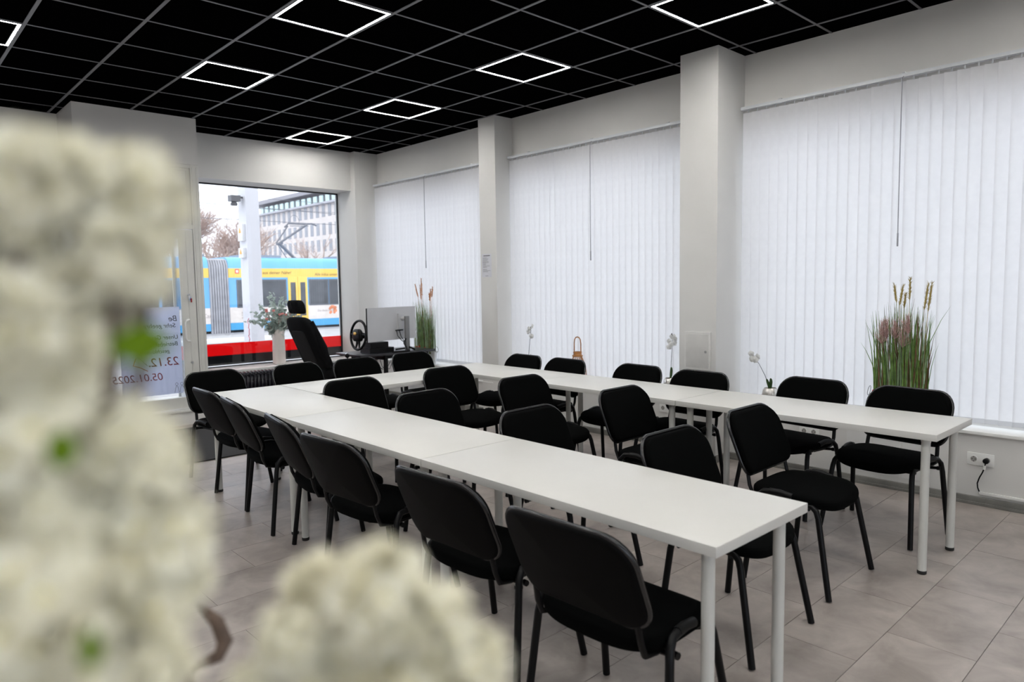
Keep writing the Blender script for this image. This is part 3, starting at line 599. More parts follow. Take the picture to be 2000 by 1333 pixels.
# ------------------------------------------------------------------ grass planters
ZN = mat('whitewashed zinc', (.62, .64, .66), .4, metal=.35, var=.12, scale=12)
GR = [mat('green grass blade', (.13, .23, .045), .6, var=.35, scale=25, trans=.2), mat('pale green grass blade', (.26, .36, .2), .6, var=.3, scale=25, trans=.2), mat('brown grass blade', (.13, .07, .03), .6, var=.3, scale=25)]
PL = mat('dusty pink plume', (.66, .46, .42), .8, var=.2, scale=60, trans=.3); EAR = mat('ochre seed head', (.36, .27, .08), .8, var=.25, scale=80); EAR2 = mat('orange seed head', (.5, .2, .05), .8, var=.25, scale=80)
def planter(name, label, loc, glabel, blades, seed, plumes, ears, earm, hmax, cols):
    t = thing('zinc_tub', label, 'planter', loc)
    bm = bmesh.new(); lathe(bm, [(.075, 0), (.085, .003), (.10, .165), (.104, .17), (.104, .177), (.098, .177), (.094, .15), (.03, .14)], 28, sx=.8, sy=2.15); fin('tub_body', bm, ZN, t)
    for s in (-1, 1):
        bm = bmesh.new(); c = Vector((0, s * .225, .2)); tube(bm, [c + Vector((.012 * 0 + .028 * math.sin(a), s * .006 * math.cos(a), .036 * -math.cos(a))) for a in [2 * PI * k / 18 for k in range(19)]], .0022, 6, cap=False)
        fin('ring_handle', bm, mat('grey wire', (.2, .2, .21), .35, metal=.6), t)
    g = thing('ornamental_grass', glabel, 'grass', (loc[0], loc[1], loc[2] + .14)); r_ = random.Random(seed)
    bms = [bmesh.new() for _ in cols]
    for k in range(blades):
        ci = r_.choices(range(len(cols)), weights=[5, 3, 2][:len(cols)])[0]; bm = bms[ci]
        x, y = r_.uniform(-.05, .05), r_.uniform(-.17, .17); h = hmax * r_.uniform(.5, 1.0) * (.9 + .1 * math.cos(y * 9)); lean = Vector((r_.gauss(-.02, .015), r_.gauss(0, .022) + y * .12, 0)); wd = r_.uniform(.0018, .0046)
        if r_.random() < .12: lean.y = r_.gauss(0, .08)
        x -= .02; P = [Vector((x, y, 0)) + lean * (q ** 2) * 1.2 + Vector((0, 0, h * (q - .06 * q * q * q))) for q in (0, .3, .6, .85, 1)]
        a = r_.uniform(0, PI); sd = Vector((math.cos(a) * .5, math.sin(a) + .6 * (1 if math.sin(a) > 0 else -1), 0)).normalized(); pr = None
        for q, p in enumerate(P):
            ww = wd * (1, 1.2, .9, .5, .08)[q]; e = (bm.verts.new(p - sd * ww), bm.verts.new(p + sd * ww))
            if pr: bm.faces.new((pr[0], pr[1], e[1], e[0]))
            pr = e
    for bm, c in zip(bms, cols):
        o = fin('grass_blades', bm, c, g, ang=180); o['kind'] = 'stuff'
    for (py, pz, ln, rd_) in plumes:
        bm = bmesh.new()
        tube(bm, [(0, py * .5, 0), (-.03, py * .9, pz * .7), (-.075, py, pz)], .0018, 5)
        for k in range(170):
            q = r_.random() ** 1.5; p = Vector((-.075, py + (r_.random() - .5) * .01, pz + q * ln)); d = Vector((r_.gauss(0, 1), r_.gauss(0, 1), 1.6)).normalized() * ln * .55 * (1 - .4 * q)
            tube(bm, [p, p + d * rd_], [.0013, .0003], 3, cap=False)
        fin('plume', bm, PL, g)
    for (py, pz, ln, ty) in ears:
        bm = bmesh.new(); dv = Vector((0, ty, 1)).normalized(); b0 = Vector((-.01, py, pz))
        tube(bm, [(0, py * .7, 0), tuple(b0)], .0018, 5); tube(bm, [b0 + dv * ln * q for q in (0, .3, .7, 1)], [.003, .006, .006, .002], 6)
        for k in range(90):
            q = r_.random(); p = b0 + dv * ln * q; d = (Vector((r_.gauss(0, 1), r_.gauss(0, 1), 0)).normalized() * .7 + dv) * .019
            tube(bm, [p, p + d], [.0016, .0004], 3, cap=False)
        fin('seed_head', bm, earm, g)
    return t
def baubles(base, L):
    for k, (x, y, z, r, lab) in enumerate(L):
        t = thing('bauble', lab, 'bauble', (base[0] + x, base[1] + y, base[2] + z), 0, base[3])
        bm = bmesh.new(); bmesh.ops.create_uvsphere(bm, u_segments=20, v_segments=14, radius=r); fin('ball', bm, RED, t)
        bm = bmesh.new(); tube(bm, [(0, 0, r - .001), (0, 0, r + .004)], r * .22, 8); fin('cap', bm, mat('gold cap', (.6, .4, .15), .3, metal=.8), t)
planter('p', 'zinc tub with ring handles holding the tall grass, on the sill at the right', (5.49, 1.735, .50), 'tall ornamental grass with pink plumes and golden ears, right of the orchid pot', 300, 5,
        [(.12, .42, .15, 1), (.09, .46, .13, 1), (-.02, .40, .18, .8), (.035, .46, .12, .8), (-.05, .5, .12, .8)], [(.05, .72, .13, .15), (.03, .70, .14, -.15), (.0, .68, .1, -.1), (-.035, .74, .15, 0), (-.13, .67, .19, -.12), (-.155, .66, .2, -.1)], EAR, .80, GR)
baubles((5.49, 1.735, .50, 'red baubles in the grass tubs'), [(-.03, .165, .195, .03, 'larger red bauble at the left handle of the right-hand grass tub'), (-.04, -.14, .185, .024, 'small red bauble at the right handle of the right-hand grass tub')])
planter('p', 'zinc tub with ring handles behind the black desk, beside the blind', (5.47, 7.50, .50), 'tall ornamental grass with orange ears behind the desk screen', 340, 9, [], [(.14, .74, .18, .35), (.05, .76, .22, .05), (.07, .70, .2, .1), (-.13, .72, .12, -.1), (-.16, .74, .13, -.2), (-.12, .69, .1, .1)], EAR2, .80, [GR[1], GR[0], GR[2]])
baubles((5.47, 7.50, .50, 'red baubles in the grass tubs'), [(-.04, .16, .2, .03, 'dark red bauble nearest the monitor stand'), (-.03, .09, .22, .03, 'red bauble standing highest between desk screen and pail'), (-.05, -.05, .195, .033, 'red bauble nearest the zinc pail rim, behind the desk')])
# ------------------------------------------------------------------ orchids
SILV = mat('hammered silver ceramic', (.55, .53, .51), .28, metal=.75, var=.1); 
def silv_bump(m):
    n = m.node_tree.nodes; l = m.node_tree.links; tcn = n.new('ShaderNodeTexCoord'); v = n.new('ShaderNodeTexVoronoi'); v.inputs['Scale'].default_value = 110; v.inputs['Randomness'].default_value = .15
    l.new(tcn.outputs['Object'], v.inputs['Vector']); bn = n.new('ShaderNodeBump'); bn.inputs['Strength'].default_value = .9; bn.inputs['Distance'].default_value = .006; l.new(v.outputs['Distance'], bn.inputs['Height']); l.new(bn.outputs[0], n['Principled BSDF'].inputs['Normal'])
silv_bump(SILV)
OL = mat('dark green orchid leaf', (.035, .08, .02), .4, var=.2); OP = mat('white orchid petal', (.78, .78, .76), .6, var=.03, trans=.3); OS = mat('orchid stem', (.03, .03, .05), .5); BUD = mat('dark bud', (.03, .03, .03), .5)
def strip(bm, P, W_, up=Vector((0, 0, 1)), side=None, mi=0):
    pr = None
    for k, p in enumerate(P):
        t = (P[min(k + 1, len(P) - 1)] - P[max(k - 1, 0)]).normalized(); s = (side if side else t.cross(up)).normalized()
        nn = s.cross(t).normalized(); e = (bm.verts.new(p - s * W_[k] + nn * W_[k] * .25), bm.verts.new(p), bm.verts.new(p + s * W_[k] + nn * W_[k] * .25))
        if pr:
            bm.faces.new((pr[0], pr[1], e[1], e[0])).material_index = mi; bm.faces.new((pr[1], pr[2], e[2], e[1])).material_index = mi
        pr = e
def orchid(loc, label, pot_label, tip, leaves, seed):
    r_ = random.Random(seed)
    p = thing('orchid_pot', pot_label, 'pot', loc)
    bm = bmesh.new(); lathe(bm, [(.05, 0), (.057, .003), (.062, .02), (.065, .06), (.064, .10)], 36, cap1=False); pb = fin('pot_body', bm, SILV, p)
    bm = bmesh.new(); lathe(bm, [(.0645, .10), (.060, .125), (.048, .142), (.046, .138), (.054, .12), (.05, .115)], 36, cap0=False, cap1=True); fin('pot_rim', bm, mat('polished silver glaze', (.65, .63, .6), .2, metal=.7, bump=.4, bscale=60), p)
    o = thing('orchid', label, 'plant', (loc[0], loc[1], loc[2] + .118))
    T = Vector(tip); P = [Vector((0, 0, 0)), Vector((0, T.y * .25, T.z * .4)), Vector((0, T.y * .55, T.z * .72)), Vector((-.005, T.y * .8, T.z * .9)), T]
    bm = bmesh.new(); tube(bm, P, [.0028, .0026, .0022, .0018, .001], 6); fin('flower_stem', bm, OS, o)
    for (dy, h, wd) in leaves:
        bm = bmesh.new(); L = [Vector((-.01, 0, 0)), Vector((-.012, dy * .4, h * .35)), Vector((-.016, dy * .8, h * .7)), Vector((-.02, dy, h * .92)), Vector((-.022, dy * 1.05, h))]
        strip(bm, L, [wd * .4, wd * .9, wd, wd * .7, .002], side=Vector((.25, 1, 0))); fin('leaf', bm, OL, o)
    for k in range(7):
        q = .50 + .06 * k; a = P[2].lerp(P[3], min(1, q)) if k < 4 else P[3].lerp(P[4], (k - 3) * .2); c = a + Vector((-.012 + r_.uniform(-.012, .012), r_.uniform(-.04, .04), r_.uniform(-.05, .03)))
        bm = bmesh.new(); fr_d = Vector((-1, r_.uniform(-.6, .4), r_.uniform(-.2, .4))).normalized(); aa = fr_d.orthogonal().normalized(); bb = fr_d.cross(aa)
        for m_ in range(5):
            an = 2 * PI * m_ / 5; d = aa * math.cos(an) + bb * math.sin(an); leafdisc(bm, c + d * .0145, (fr_d + d * .4), .0125)
        leafdisc(bm, c + fr_d * .008, fr_d, .006); fin('blossom', bm, OP, o)
    for k in range(4):
        a = P[3].lerp(P[4], .45 + .18 * k) + Vector((0, r_.uniform(-.008, .008), r_.uniform(-.004, .006))); bm = bmesh.new(); bmesh.ops.create_uvsphere(bm, u_segments=8, v_segments=6, radius=.005 - .0007 * k); bmesh.ops.translate(bm, verts=bm.verts, vec=a); fin('bud', bm, BUD, o)
orchid((5.50, 2.74, .50), 'white orchid leaning left in the silver pot nearest the camera', 'silver textured pot with the leaning orchid, between two window-side chairs', (-.02, .185, .30), [(.022, .10, .016), (-.012, .108, .017)], 1)
orchid((5.49, 3.71, .50), 'white upright orchid in the silver pot left of the hatch pillar', 'silver textured pot left of the hatch pillar', (-.02, -.03, .44), [(-.02, .13, .019)], 2)
orchid((5.50, 5.61, .50), 'white upright orchid near the far pillar, behind the first window-side chairs', 'silver textured pot near the far pillar, mostly hidden by a chair', (-.02, -.07, .44), [(-.06, .13, .022), (-.02, .11, .02)], 4)
# ------------------------------------------------------------------ bamboo lantern and tinsel
BAM = mat('amber bamboo', (.42, .18, .05), .4, var=.25, scale=20, coat=.3)
ln = thing('bamboo_lantern', 'amber bamboo slat lantern with arched handle on the window sill', 'lantern', (5.52, 4.885, .50))
def rad(q): return .088 - .050 * q ** 1.6 + .012 * math.sin(q * PI)
for nm, z in (('base_ring', .008), ('middle_ring', .12)):
    bm = bmesh.new(); r = rad(z / .27); tube(bm, [(r * math.cos(a), r * math.sin(a), z) for a in [2 * PI * k / 28 for k in range(29)]], .006, 6, cap=False); fin(nm, bm, BAM, ln)
bm = bmesh.new(); lathe(bm, [(.052, .262), (.056, .264), (.056, .276), (.045, .28), (.043, .30), (.046, .303), (.046, .312), (.04, .314)], 24, cap0=False, cap1=False); fin('collar', bm, BAM, ln)
for k in range(18):
    a = 2 * PI * k / 18; bm = bmesh.new(); tube(bm, [((rad(q) + .002) * math.cos(a), (rad(q) + .002) * math.sin(a), q * .268 + .004) for q in (0, .25, .5, .75, .98)], .0048, 5, sy=.5); fin('slat', bm, BAM, ln)
bm = bmesh.new(); tube(bm, [(0, -.046, .30), (0, -.046, .40), (0, -.04, .44), (0, -.024, .462), (0, 0, .468), (0, .024, .462), (0, .04, .44), (0, .046, .40), (0, .046, .30)], .007, 8, sy=.6); fin('handle', bm, BAM, ln)
bm = bmesh.new(); lathe(bm, [(.03, .006), (.03, .1), (.004, .105)], 16); fin('candle', bm, mat('candle wax', (.7, .6, .45), .5), ln)
tn = thing('red_garland', 'spiky red tinsel garland lying beside the bamboo lantern', 'garland', (5.49, 4.735, .50)); r_ = random.Random(2)
bm = bmesh.new(); P = [Vector((0, .06 + -.05 * q, .12 - .1 * q)) if q < 1 else Vector((0, -.0 - .07 * (q - 1), .025)) for q in [k / 6 for k in range(13)]]
tube(bm, P, .004, 5)
for k in range(420):
    q = r_.random() * 11.99; i0 = int(q); p = P[i0].lerp(P[i0 + 1], q - i0); d = Vector((r_.gauss(0, 1), r_.gauss(0, 1), r_.gauss(0, 1))).normalized() * .026
    if p.z + d.z < .003: d.z = abs(d.z) * .3
    tube(bm, [p, p + d], [.0022, .0006], 3, cap=False)
fin('tinsel', bm, mat('red tinsel', (.55, .01, .03), .4, var=.3, scale=50), tn)
# ------------------------------------------------------------------ poster on the door glass
PP = mat('translucent poster paper', (.80, .82, .92), .7, var=.015, trans=.55); INK = mat('black marker ink', (.03, .03, .04), .7); INKR = mat('dark red marker ink', (.28, .04, .05), .7); INKO = mat('orange marker ink', (.65, .10, .03), .7)
ps = thing('door_poster', 'handwritten paper poster on the glass door, its writing seen reversed', 'poster', (2.04, 8.335, .36))
bx('paper', (0, .625, -.004, -.002, 0, .98), PP, ps)
RX = (PI / 2, 0, PI)     # reads correctly from the street, reversed from inside
def ptx(s, size, x, z, m): return text('handwriting', s, size, (x, -.0045, z), (PI / 2, 0, 0), m, ps, shear=.15, sx=-1)
ptx('Sehr geehrte', .07, .58, .75, INK); ptx('Be', .09, .60, .82, INK); ptx('Unser Geschäft', .065, .60, .62, INK); ptx('Betriebsferien', .065, .595, .545, INK); ptx('geschlossen', .06, .50, .47, INK)
ptx('23.12.', .135, .60, .325, INKR); ptx('05.01.2025', .115, .42, .17, INKR)
bm = bmesh.new(); tube(bm, [(.15, -.006, .43), (.12, -.006, .35), (.18, -.006, .33), (.26, -.006, .28)], .004, 5); fin('drawn_arrow', bm, INKO, ps)
bm = bmesh.new(); tube(bm, [(.14, -.006, .42), (.17, -.006, .44), (.2, -.006, .41), (.26, -.006, .34), (.32, -.006, .33)], .0018, 5)
for cx in (.555, .61):
    tube(bm, [(cx + .014 * math.cos(a), -.006, .105 + .016 * math.sin(a)) for a in [2 * PI * k / 10 for k in range(11)]], .0016, 4, cap=False); tube(bm, [(cx - .024, -.006, .01), (cx - .012, -.006, .07), (cx, -.006, .09), (cx + .012, -.006, .07), (cx + .022, -.006, .01)], .0016, 4)
fin('drawn_figures', bm, INK, ps)
# ================================================================== OUTSIDE
ST = mat('pale pavement', (.36, .36, .375), .8, var=.1, scale=2)
struct(bx('pavement', (-14, 70, 9.44, 26.5, -.5, -.22), ST)); struct(bx('street', (-30, 140, 26.5, 150, -.7, -.42), mat('grey street', (.33, .33, .35), .8, var=.1, scale=1)))
struct(bx('rear_yard', (-14, 6.02, -20, YB - .21, -.5, -.22), ST)); struct(bx('side_street', (6.02, 60, -20, 9.44, -.5, -.22), ST))
tag(bx('kerb_stone', (2.5, 10.2, 22.6, 23.0, -.22, -.08), mat('white kerb stone', (.75, .75, .75), .7, var=.05), bev=.03), 'low white kerb between the shop window and the tram', 'kerb')
# tram stop mast
ms = thing('steel_mast', 'square pale steel mast outside the shop window', 'mast', (5.0, 11.97, -.22))
MS = mat('pale grey mast paint', (.66, .66, .70), .6, var=.03, scale=2)
bm = bmesh.new(); box(bm, 0, .235, 0, .32, 0, 7); fin('shaft', bm, MS, ms, False)
bm = bmesh.new(); box(bm, -.05, .29, -.05, .37, 0, .05); fin('foot_plate', bm, MS, ms, False)
YW = mat('yellow warning sticker', (.9, .45, .05), .5); 
for z0, z1, in ((2.57, 2.86), (2.28, 2.45)):
    bx('junction_box', (-.055, .0, .06, .26, z0, z1), mat('white box plastic', (.75, .76, .78), .5), ms, bev=.005)
    bm = bmesh.new(); c = z0 + (z1 - z0) * .62; vs3 = [bm.verts.new((-.058, y_, z_)) for y_, z_ in ((.11, c - .04), (.21, c - .04), (.16, c + .05))]; bm.faces.new(vs3); r3 = bmesh.ops.extrude_face_region(bm, geom=list(bm.faces)); bmesh.ops.translate(bm, verts=[g for g in r3['geom'] if isinstance(g, bmesh.types.BMVert)], vec=(-.002, 0, 0)); fin('warning_triangle', bm, YW, ms, False)
bm = bmesh.new(); box(bm, -.22, -.06, .05, .2, 3.24, 3.34); box(bm, -.06, 0, .1, .15, 3.3, 3.33); lathe(bm, [(.05, 0), (.06, .03), (.04, .06)], 12, (-.15, .12, 3.17)); fin('lamp_bracket', bm, mat('dark grey metal', (.12, .12, .13), .5), ms, False)
bm = bmesh.new()
for k in range(5):
    z = .78 + k * .09; tube(bm, [(-.004, .05 + .02 * k, z), (-.004, .1 + .02 * math.sin(k * 2), z + .05), (-.004, .07, z + .09)], .006, 4)
fin('graffiti', bm, mat('pink graffiti', (.75, .18, .25), .6), ms)
# tram (street level -.42)
K = 1.282; YT = 24.1 * K
def tx(x): return x * K
def tz(z): return CZ + (z - CZ) * K
tr = thing('tram', 'blue and yellow tram passing outside the shop window', 'tram', (tx(8.4), YT, -.40))
O = Vector((tx(8.4), YT, -.40))
BLU = mat('tram light blue', (.14, .42, .76), .35, var=.04, scale=2); BLU2 = mat('tram cyan blue', (.07, .36, .66), .35, var=.06, scale=2); YEL = mat('tram yellow', (.88, .56, .10), .35, var=.03, scale=2); WAD = mat('cream advert panel', (.72, .66, .62), .4, var=.05, scale=3); DRK = mat('tram window glass dark', (.06, .065, .075), .12, var=.3, scale=2); UND = mat('dark underframe', (.05, .052, .055), .7, var=.3, scale=4); FRM = mat('window rubber', (.10, .11, .13), .5); RG = mat('roof equipment grey', (.25, .28, .33), .6)
def tb(n, x0_, x1_, z0_, z1_, y0_, y1_, m, par=tr, bev=0):
    return bx(n, (tx(x0_) - O.x, tx(x1_) - O.x, y0_, y1_, tz(z0_) - O.z, tz(z1_) - O.z), m, par, bev)
def section(xa, xb):
    tb('yellow_band', xa, xb, 1.90, 2.22, 0, 2.4, YEL); tb('blue_side', xa, xb, .88, 1.90, 0.004, 2.4, BLU); tb('advert_band', xa, xb, .35, .88, -.002, 2.4, WAD); tb('lower_skirt', xa, xb, .10, .35, 0.002, 2.4, BLU2); tb('underframe', xa, xb, -.03, .10, .25, 2.2, UND)
    bm = bmesh.new(); X0, X1 = tx(xa) - O.x, tx(xb) - O.x; pr = [(0, 2.22), (.05, 2.42), (.16, 2.55), (.32, 2.61), (2.1, 2.61), (2.4, 2.22)]
    A_ = [bm.verts.new((X0, y, tz(z) - O.z)) for y, z in pr]; B_ = [bm.verts.new((X1, y, tz(z) - O.z)) for y, z in pr]
    for k in range(len(pr)): bm.faces.new((A_[k], A_[(k + 1) % len(pr)], B_[(k + 1) % len(pr)], B_[k]))
    bm.faces.new(A_); bm.faces.new(B_[::-1]); fin('roof', bm, BLU, tr, ang=50)
section(-6, 8.70); section(9.36, 24)
bm = bmesh.new(); nf = 8
X0, X1 = tx(8.70) - O.x, tx(9.36) - O.x
for k in range(nf):
    a = X0 + (X1 - X0) * k / nf; b = X0 + (X1 - X0) * (k + 1) / nf; m_ = (a + b) / 2
    pr = [(-.03, tz(.0) - O.z), (-.05, tz(1.2) - O.z), (-.03, tz(2.3) - O.z), (.12, tz(2.50) - O.z), (.4, tz(2.55) - O.z), (2.3, tz(2.5) - O.z), (2.3, tz(0) - O.z)]
    R3 = [[bm.verts.new((xx, y + dy, z)) for y, z in pr] for xx, dy in ((a, .07), (a + (m_ - a) * .5, 0), (b - (b - m_) * .5, 0), (b, .07))]
    for i in range(3):
        for q in range(len(pr)): bm.faces.new((R3[i][q], R3[i][(q + 1) % len(pr)], R3[i + 1][(q + 1) % len(pr)], R3[i + 1][q]))
fin('bellows', bm, mat('grey bellows fabric', (.36, .36, .39), .7, var=.15, scale=3), tr)
def twin(xa, xb, za=.86, zb=1.83):
    f = tb('window_frame', xa, xb, za, zb, -.012, .01, FRM); tb('pane', xa + .05, xb - .05, za + .05, zb - .05, -.016, -.012, DRK, f)
twin(7.2, 8.41); twin(9.62, 10.42); twin(10.50, 11.43); twin(12.30, 13.10); twin(13.12, 14.1); twin(14.2, 15.2); twin(5.9, 7.1); twin(16.4, 17.4); twin(2.5, 3.7); twin(3.9, 5.1)
for xa in (11.49, 11.87, 15.3, 15.68, 5.1, 5.48):
    dr = tb('tram_door', xa, xa + .37, .18, 1.92, -.03, .02, YEL, bev=.008); tb('door_pane', xa + .09, xa + .285, .50, 1.72, -.036, -.031, DRK, dr)
for xa, xb in ((9.9, 11.4), (8.45, 8.68), (13.6, 15)): tb('roof_box', xa, xb, 2.60, 2.70, .35, 1.6, RG)
for xa in (9.7, 13.0, 7.2, 15.6):
    for dx in (0, .7):
        bm = bmesh.new(); c = Vector((tx(xa + dx) - O.x, .4, .33)); tube(bm, [c, c + Vector((0, .1, 0))], .33, 20); fin('wheel', bm, UND, tr)
DT = mat('dark advert lettering', (.18, .12, .05), .6); GT = mat('grey advert lettering', (.35, .3, .3), .6); RT = mat('red sign', (.8, .06, .06), .5)
def ttx(s, size, x, z, m): return text('lettering', s, size, (tx(x) - O.x, -.006, tz(z) - O.z), (PI / 2, 0, 0), m, tr, ext=.001, shear=.2)
ttx('zeuge aus deiner Nähe!', .2, 10.15, 2.02, DT); ttx('Alle Infos unter: New Energie', .19, 12.55, 1.96, DT); ttx('Card', .26, 8.42, .55, GT); ttx('Jetzt in\nMein Ort\nEnergie', .12, 9.75, .66, GT); ttx('Das Beste vor Ort', .13, 12.62, .62, GT)
for x in (8.27, 9.59): tb('line_sign', x, x + .14, 2.04, 2.19, -.008, .0, RT); tb('sign_face', x + .03, x + .11, 2.07, 2.16, -.012, -.008, WAD)
tb('white_sticker', 12.34, 12.53, .50, .78, -.006, 0, mat('white sticker', (.85, .85, .85), .5))
bm = bmesh.new()
for k in range(16):
    c = Vector((tx(13.25 + random.uniform(-.14, .14)) - O.x, -.008, tz(.68 + random.uniform(-.16, .13)) - O.z)); lathe_r = .07; vs_ = [bm.verts.new(c + Vector((lathe_r * math.cos(a), -.001 * k * .2, lathe_r * math.sin(a)))) for a in [2 * PI * q / 9 for q in range(9)]]; bm.faces.new(vs_)
fin('fruit_print', bm, mat('orange fruit print', (.75, .25, .12), .5, var=.4, scale=3), tr)
# pantograph
PM = mat('pantograph steel', (.15, .15, .17), .5)
pg = bpy.data.objects.new('pantograph', None); COL.objects.link(pg); pg.parent = tr
def tp(x, z, y=1.2): return (tx(x) - O.x, y, tz(z) - O.z)
bm = bmesh.new(); tube(bm, [tp(12.28, 2.6), tp(11.66, 3.18)], .075, 6); tube(bm, [tp(11.95, 2.6), tp(11.6, 3.14)], .02, 5); fin('lower_arm', bm, PM, pg)
bm = bmesh.new(); tube(bm, [tp(11.55, 3.15), tp(11.8, 3.2)], .06, 6); tube(bm, [tp(11.66, 3.18), tp(12.72, 3.9, 1.0)], .055, 6); tube(bm, [tp(11.55, 3.18), tp(12.1, 3.85, 1.4)], .035, 5); fin('upper_arm', bm, PM, pg)
bm = bmesh.new(); tube(bm, [tp(11.9, 3.78), tp(12.05, 3.93), tp(12.72, 3.93), tp(13.0, 3.96), tp(13.2, 3.9)], .045, 6); tube(bm, [tp(12.0, 3.82, .9), tp(12.75, 3.85, .9)], .02, 5)
tube(bm, [tp(12.1 + .2 - .2 * math.cos(a), 3.95 + .3 * math.sin(a)) for a in [PI * k / 10 for k in range(11)]], .01, 4); fin('contact_bow', bm, PM, pg)
bm = bmesh.new(); box(bm, *[v for v in (tx(11.9) - O.x, tx(12.5) - O.x, .9, 1.5)], tz(2.6) - O.z, tz(2.64) - O.z); fin('pantograph_base', bm, PM, pg, False)
# overhead wires
for k, (y, z, dz) in enumerate(((31.5, 4.72, -.1), (33, 5.5, -.4), (36, 6.3, .2), (30, 5.0, .5))):
    bm = bmesh.new(); tube(bm, [(-10, y, z + dz), (20, y, z - .12), (60, y, z + dz)], .012, 5); tag(fin('overhead_wire', bm, mat('wire', (.15, .15, .17), .6)), ('contact wire just above the tram roof bow', 'second overhead wire above the tram', 'highest overhead wire crossing before the trees', 'sagging overhead wire before the mast')[k], 'wire', 'overhead wires above the tram')
# building far right
bd = thing('office_building', 'long pale office block with glazed top floor behind the tram', 'building', (58, 90, -.4))
BW = mat('pale stone facade', (.62, .57, .55), .8, var=.05, scale=.3); BG = mat('building window', (.26, .27, .31), .25, var=.3, scale=.2); BT = mat('turquoise balcony glass', (.50, .66, .65), .3, var=.1, scale=.5)
bx('facade', (0, 16, 0, 45, 0, 15.7), BW, bd); bx('roof_slab', (-.9, 16, -1, 46, 17.6, 18.3), mat('grey roof slab', (.30, .29, .32), .7), bd); bx('top_storey', (1.2, 15, .5, 44, 15.9, 17.6), BW, bd); bx('balcony_slab', (-.7, 1.4, -.5, 45, 15.62, 15.95), mat('slab edge', (.42, .42, .46), .7), bd)
bmw = {}
def wmesh(n, w_, h_, m):
    bm = bmesh.new(); box(bm, -.03, .12, 0, w_, 0, h_); me = bpy.data.meshes.new(n); bm.to_mesh(me); bm.free(); me.materials.append(m); return me
wm = wmesh('window', 1.0, 1.95, BG); wt = wmesh('top_window', 1.1, 1.6, BG); bp = wmesh('balcony_panel', 1.25, 1.05, BT)
for c in range(20):
    for r_i, z in enumerate((13.6, 10.6, 7.9, 4.6, 1.6)):
        if r_i == 4 and c % 2: continue
        o = bpy.data.objects.new('window', wm); COL.objects.link(o); o.parent = bd; o.location = (-.02, 2.2 + c * 2.1, z)
    o = bpy.data.objects.new('top_window', wt); COL.objects.link(o); o.parent = bd; o.location = (1.18, 2.2 + c * 2.1, 15.95)
    o = bpy.data.objects.new('balcony_panel', bp); COL.objects.link(o); o.parent = bd; o.location = (-.6, 1.6 + c * 2.1, 15.95)
# trees
BK = mat('pale brown bark', (.36, .28, .24), .8, var=.2, scale=3); TWG = mat('pinkish bare twigs', (.50, .38, .33), .8, var=.15, scale=2)
def tree(loc, h, label, seed, dens):
    t = thing('bare_tree', label, 'tree', loc, 0, 'bare winter trees behind the tram'); r_ = random.Random(seed); bt = bmesh.new(); bb = bmesh.new(); bf = bmesh.new()
    def grow(p, d, ln, r, lv):
        P = [p]; 
        for k in range(3):
            d = (d + Vector((r_.gauss(0, .12), r_.gauss(0, .12), .03))).normalized(); P.append(P[-1] + d * ln / 3)
        tube((bt, bb, bb, bf, bf, bf)[lv], P, [r * (1 - .13 * k) for k in range(4)], (8, 5, 4, 3, 3, 3)[lv], cap=False)
        if lv >= 5: return
        for k in range(dens[lv]):
            q = r_.uniform(.35 if lv else .5, 1.0) * 3; i0 = min(2, int(q)); b = P[i0].lerp(P[i0 + 1], q - i0); a = r_.uniform(0, 2 * PI); sp = r_.uniform(.5, 1.0)
            n = (d + Vector((math.cos(a) * sp, math.sin(a) * sp, r_.uniform(-.1, .35)))).normalized(); grow(b, n, ln * r_.uniform(.58, .78), r * .55, lv + 1)
    grow(Vector((0, 0, 0)), Vector((0, 0, 1)), h * .42, h * .025, 0)
    fin('trunk', bt, BK, t); fin('boughs', bb, BK, t); o = fin('twigs', bf, TWG, t, False); o['kind'] = 'stuff'
D_ = (7, 6, 5, 4, 3, 0)
tree((13.6, 42, -.42), 7.0, 'bare tree left of the steel mast, dense twiggy crown', 1, D_); tree((17.6, 46, -.42), 7.0, 'bare tree directly behind the steel mast', 2, D_)
tree((21.0, 52, -.42), 7.4, 'bare tree right of the mast, before the office block', 3, (5, 4, 4, 3, 2, 0)); tree((27.5, 53, -.42), 6.6, 'small bare tree behind the tram current collector', 4, (5, 4, 3, 2, 2, 0)); tree((5, 44, -.42), 9, 'bare tree seen through the left-hand window behind the flowers', 5, (5, 4, 4, 3, 2, 0))
tree((16.5, 60, -.42), 8.2, 'farthest bare tree on the left, pale against the sky', 6, (6, 5, 4, 4, 2, 0))
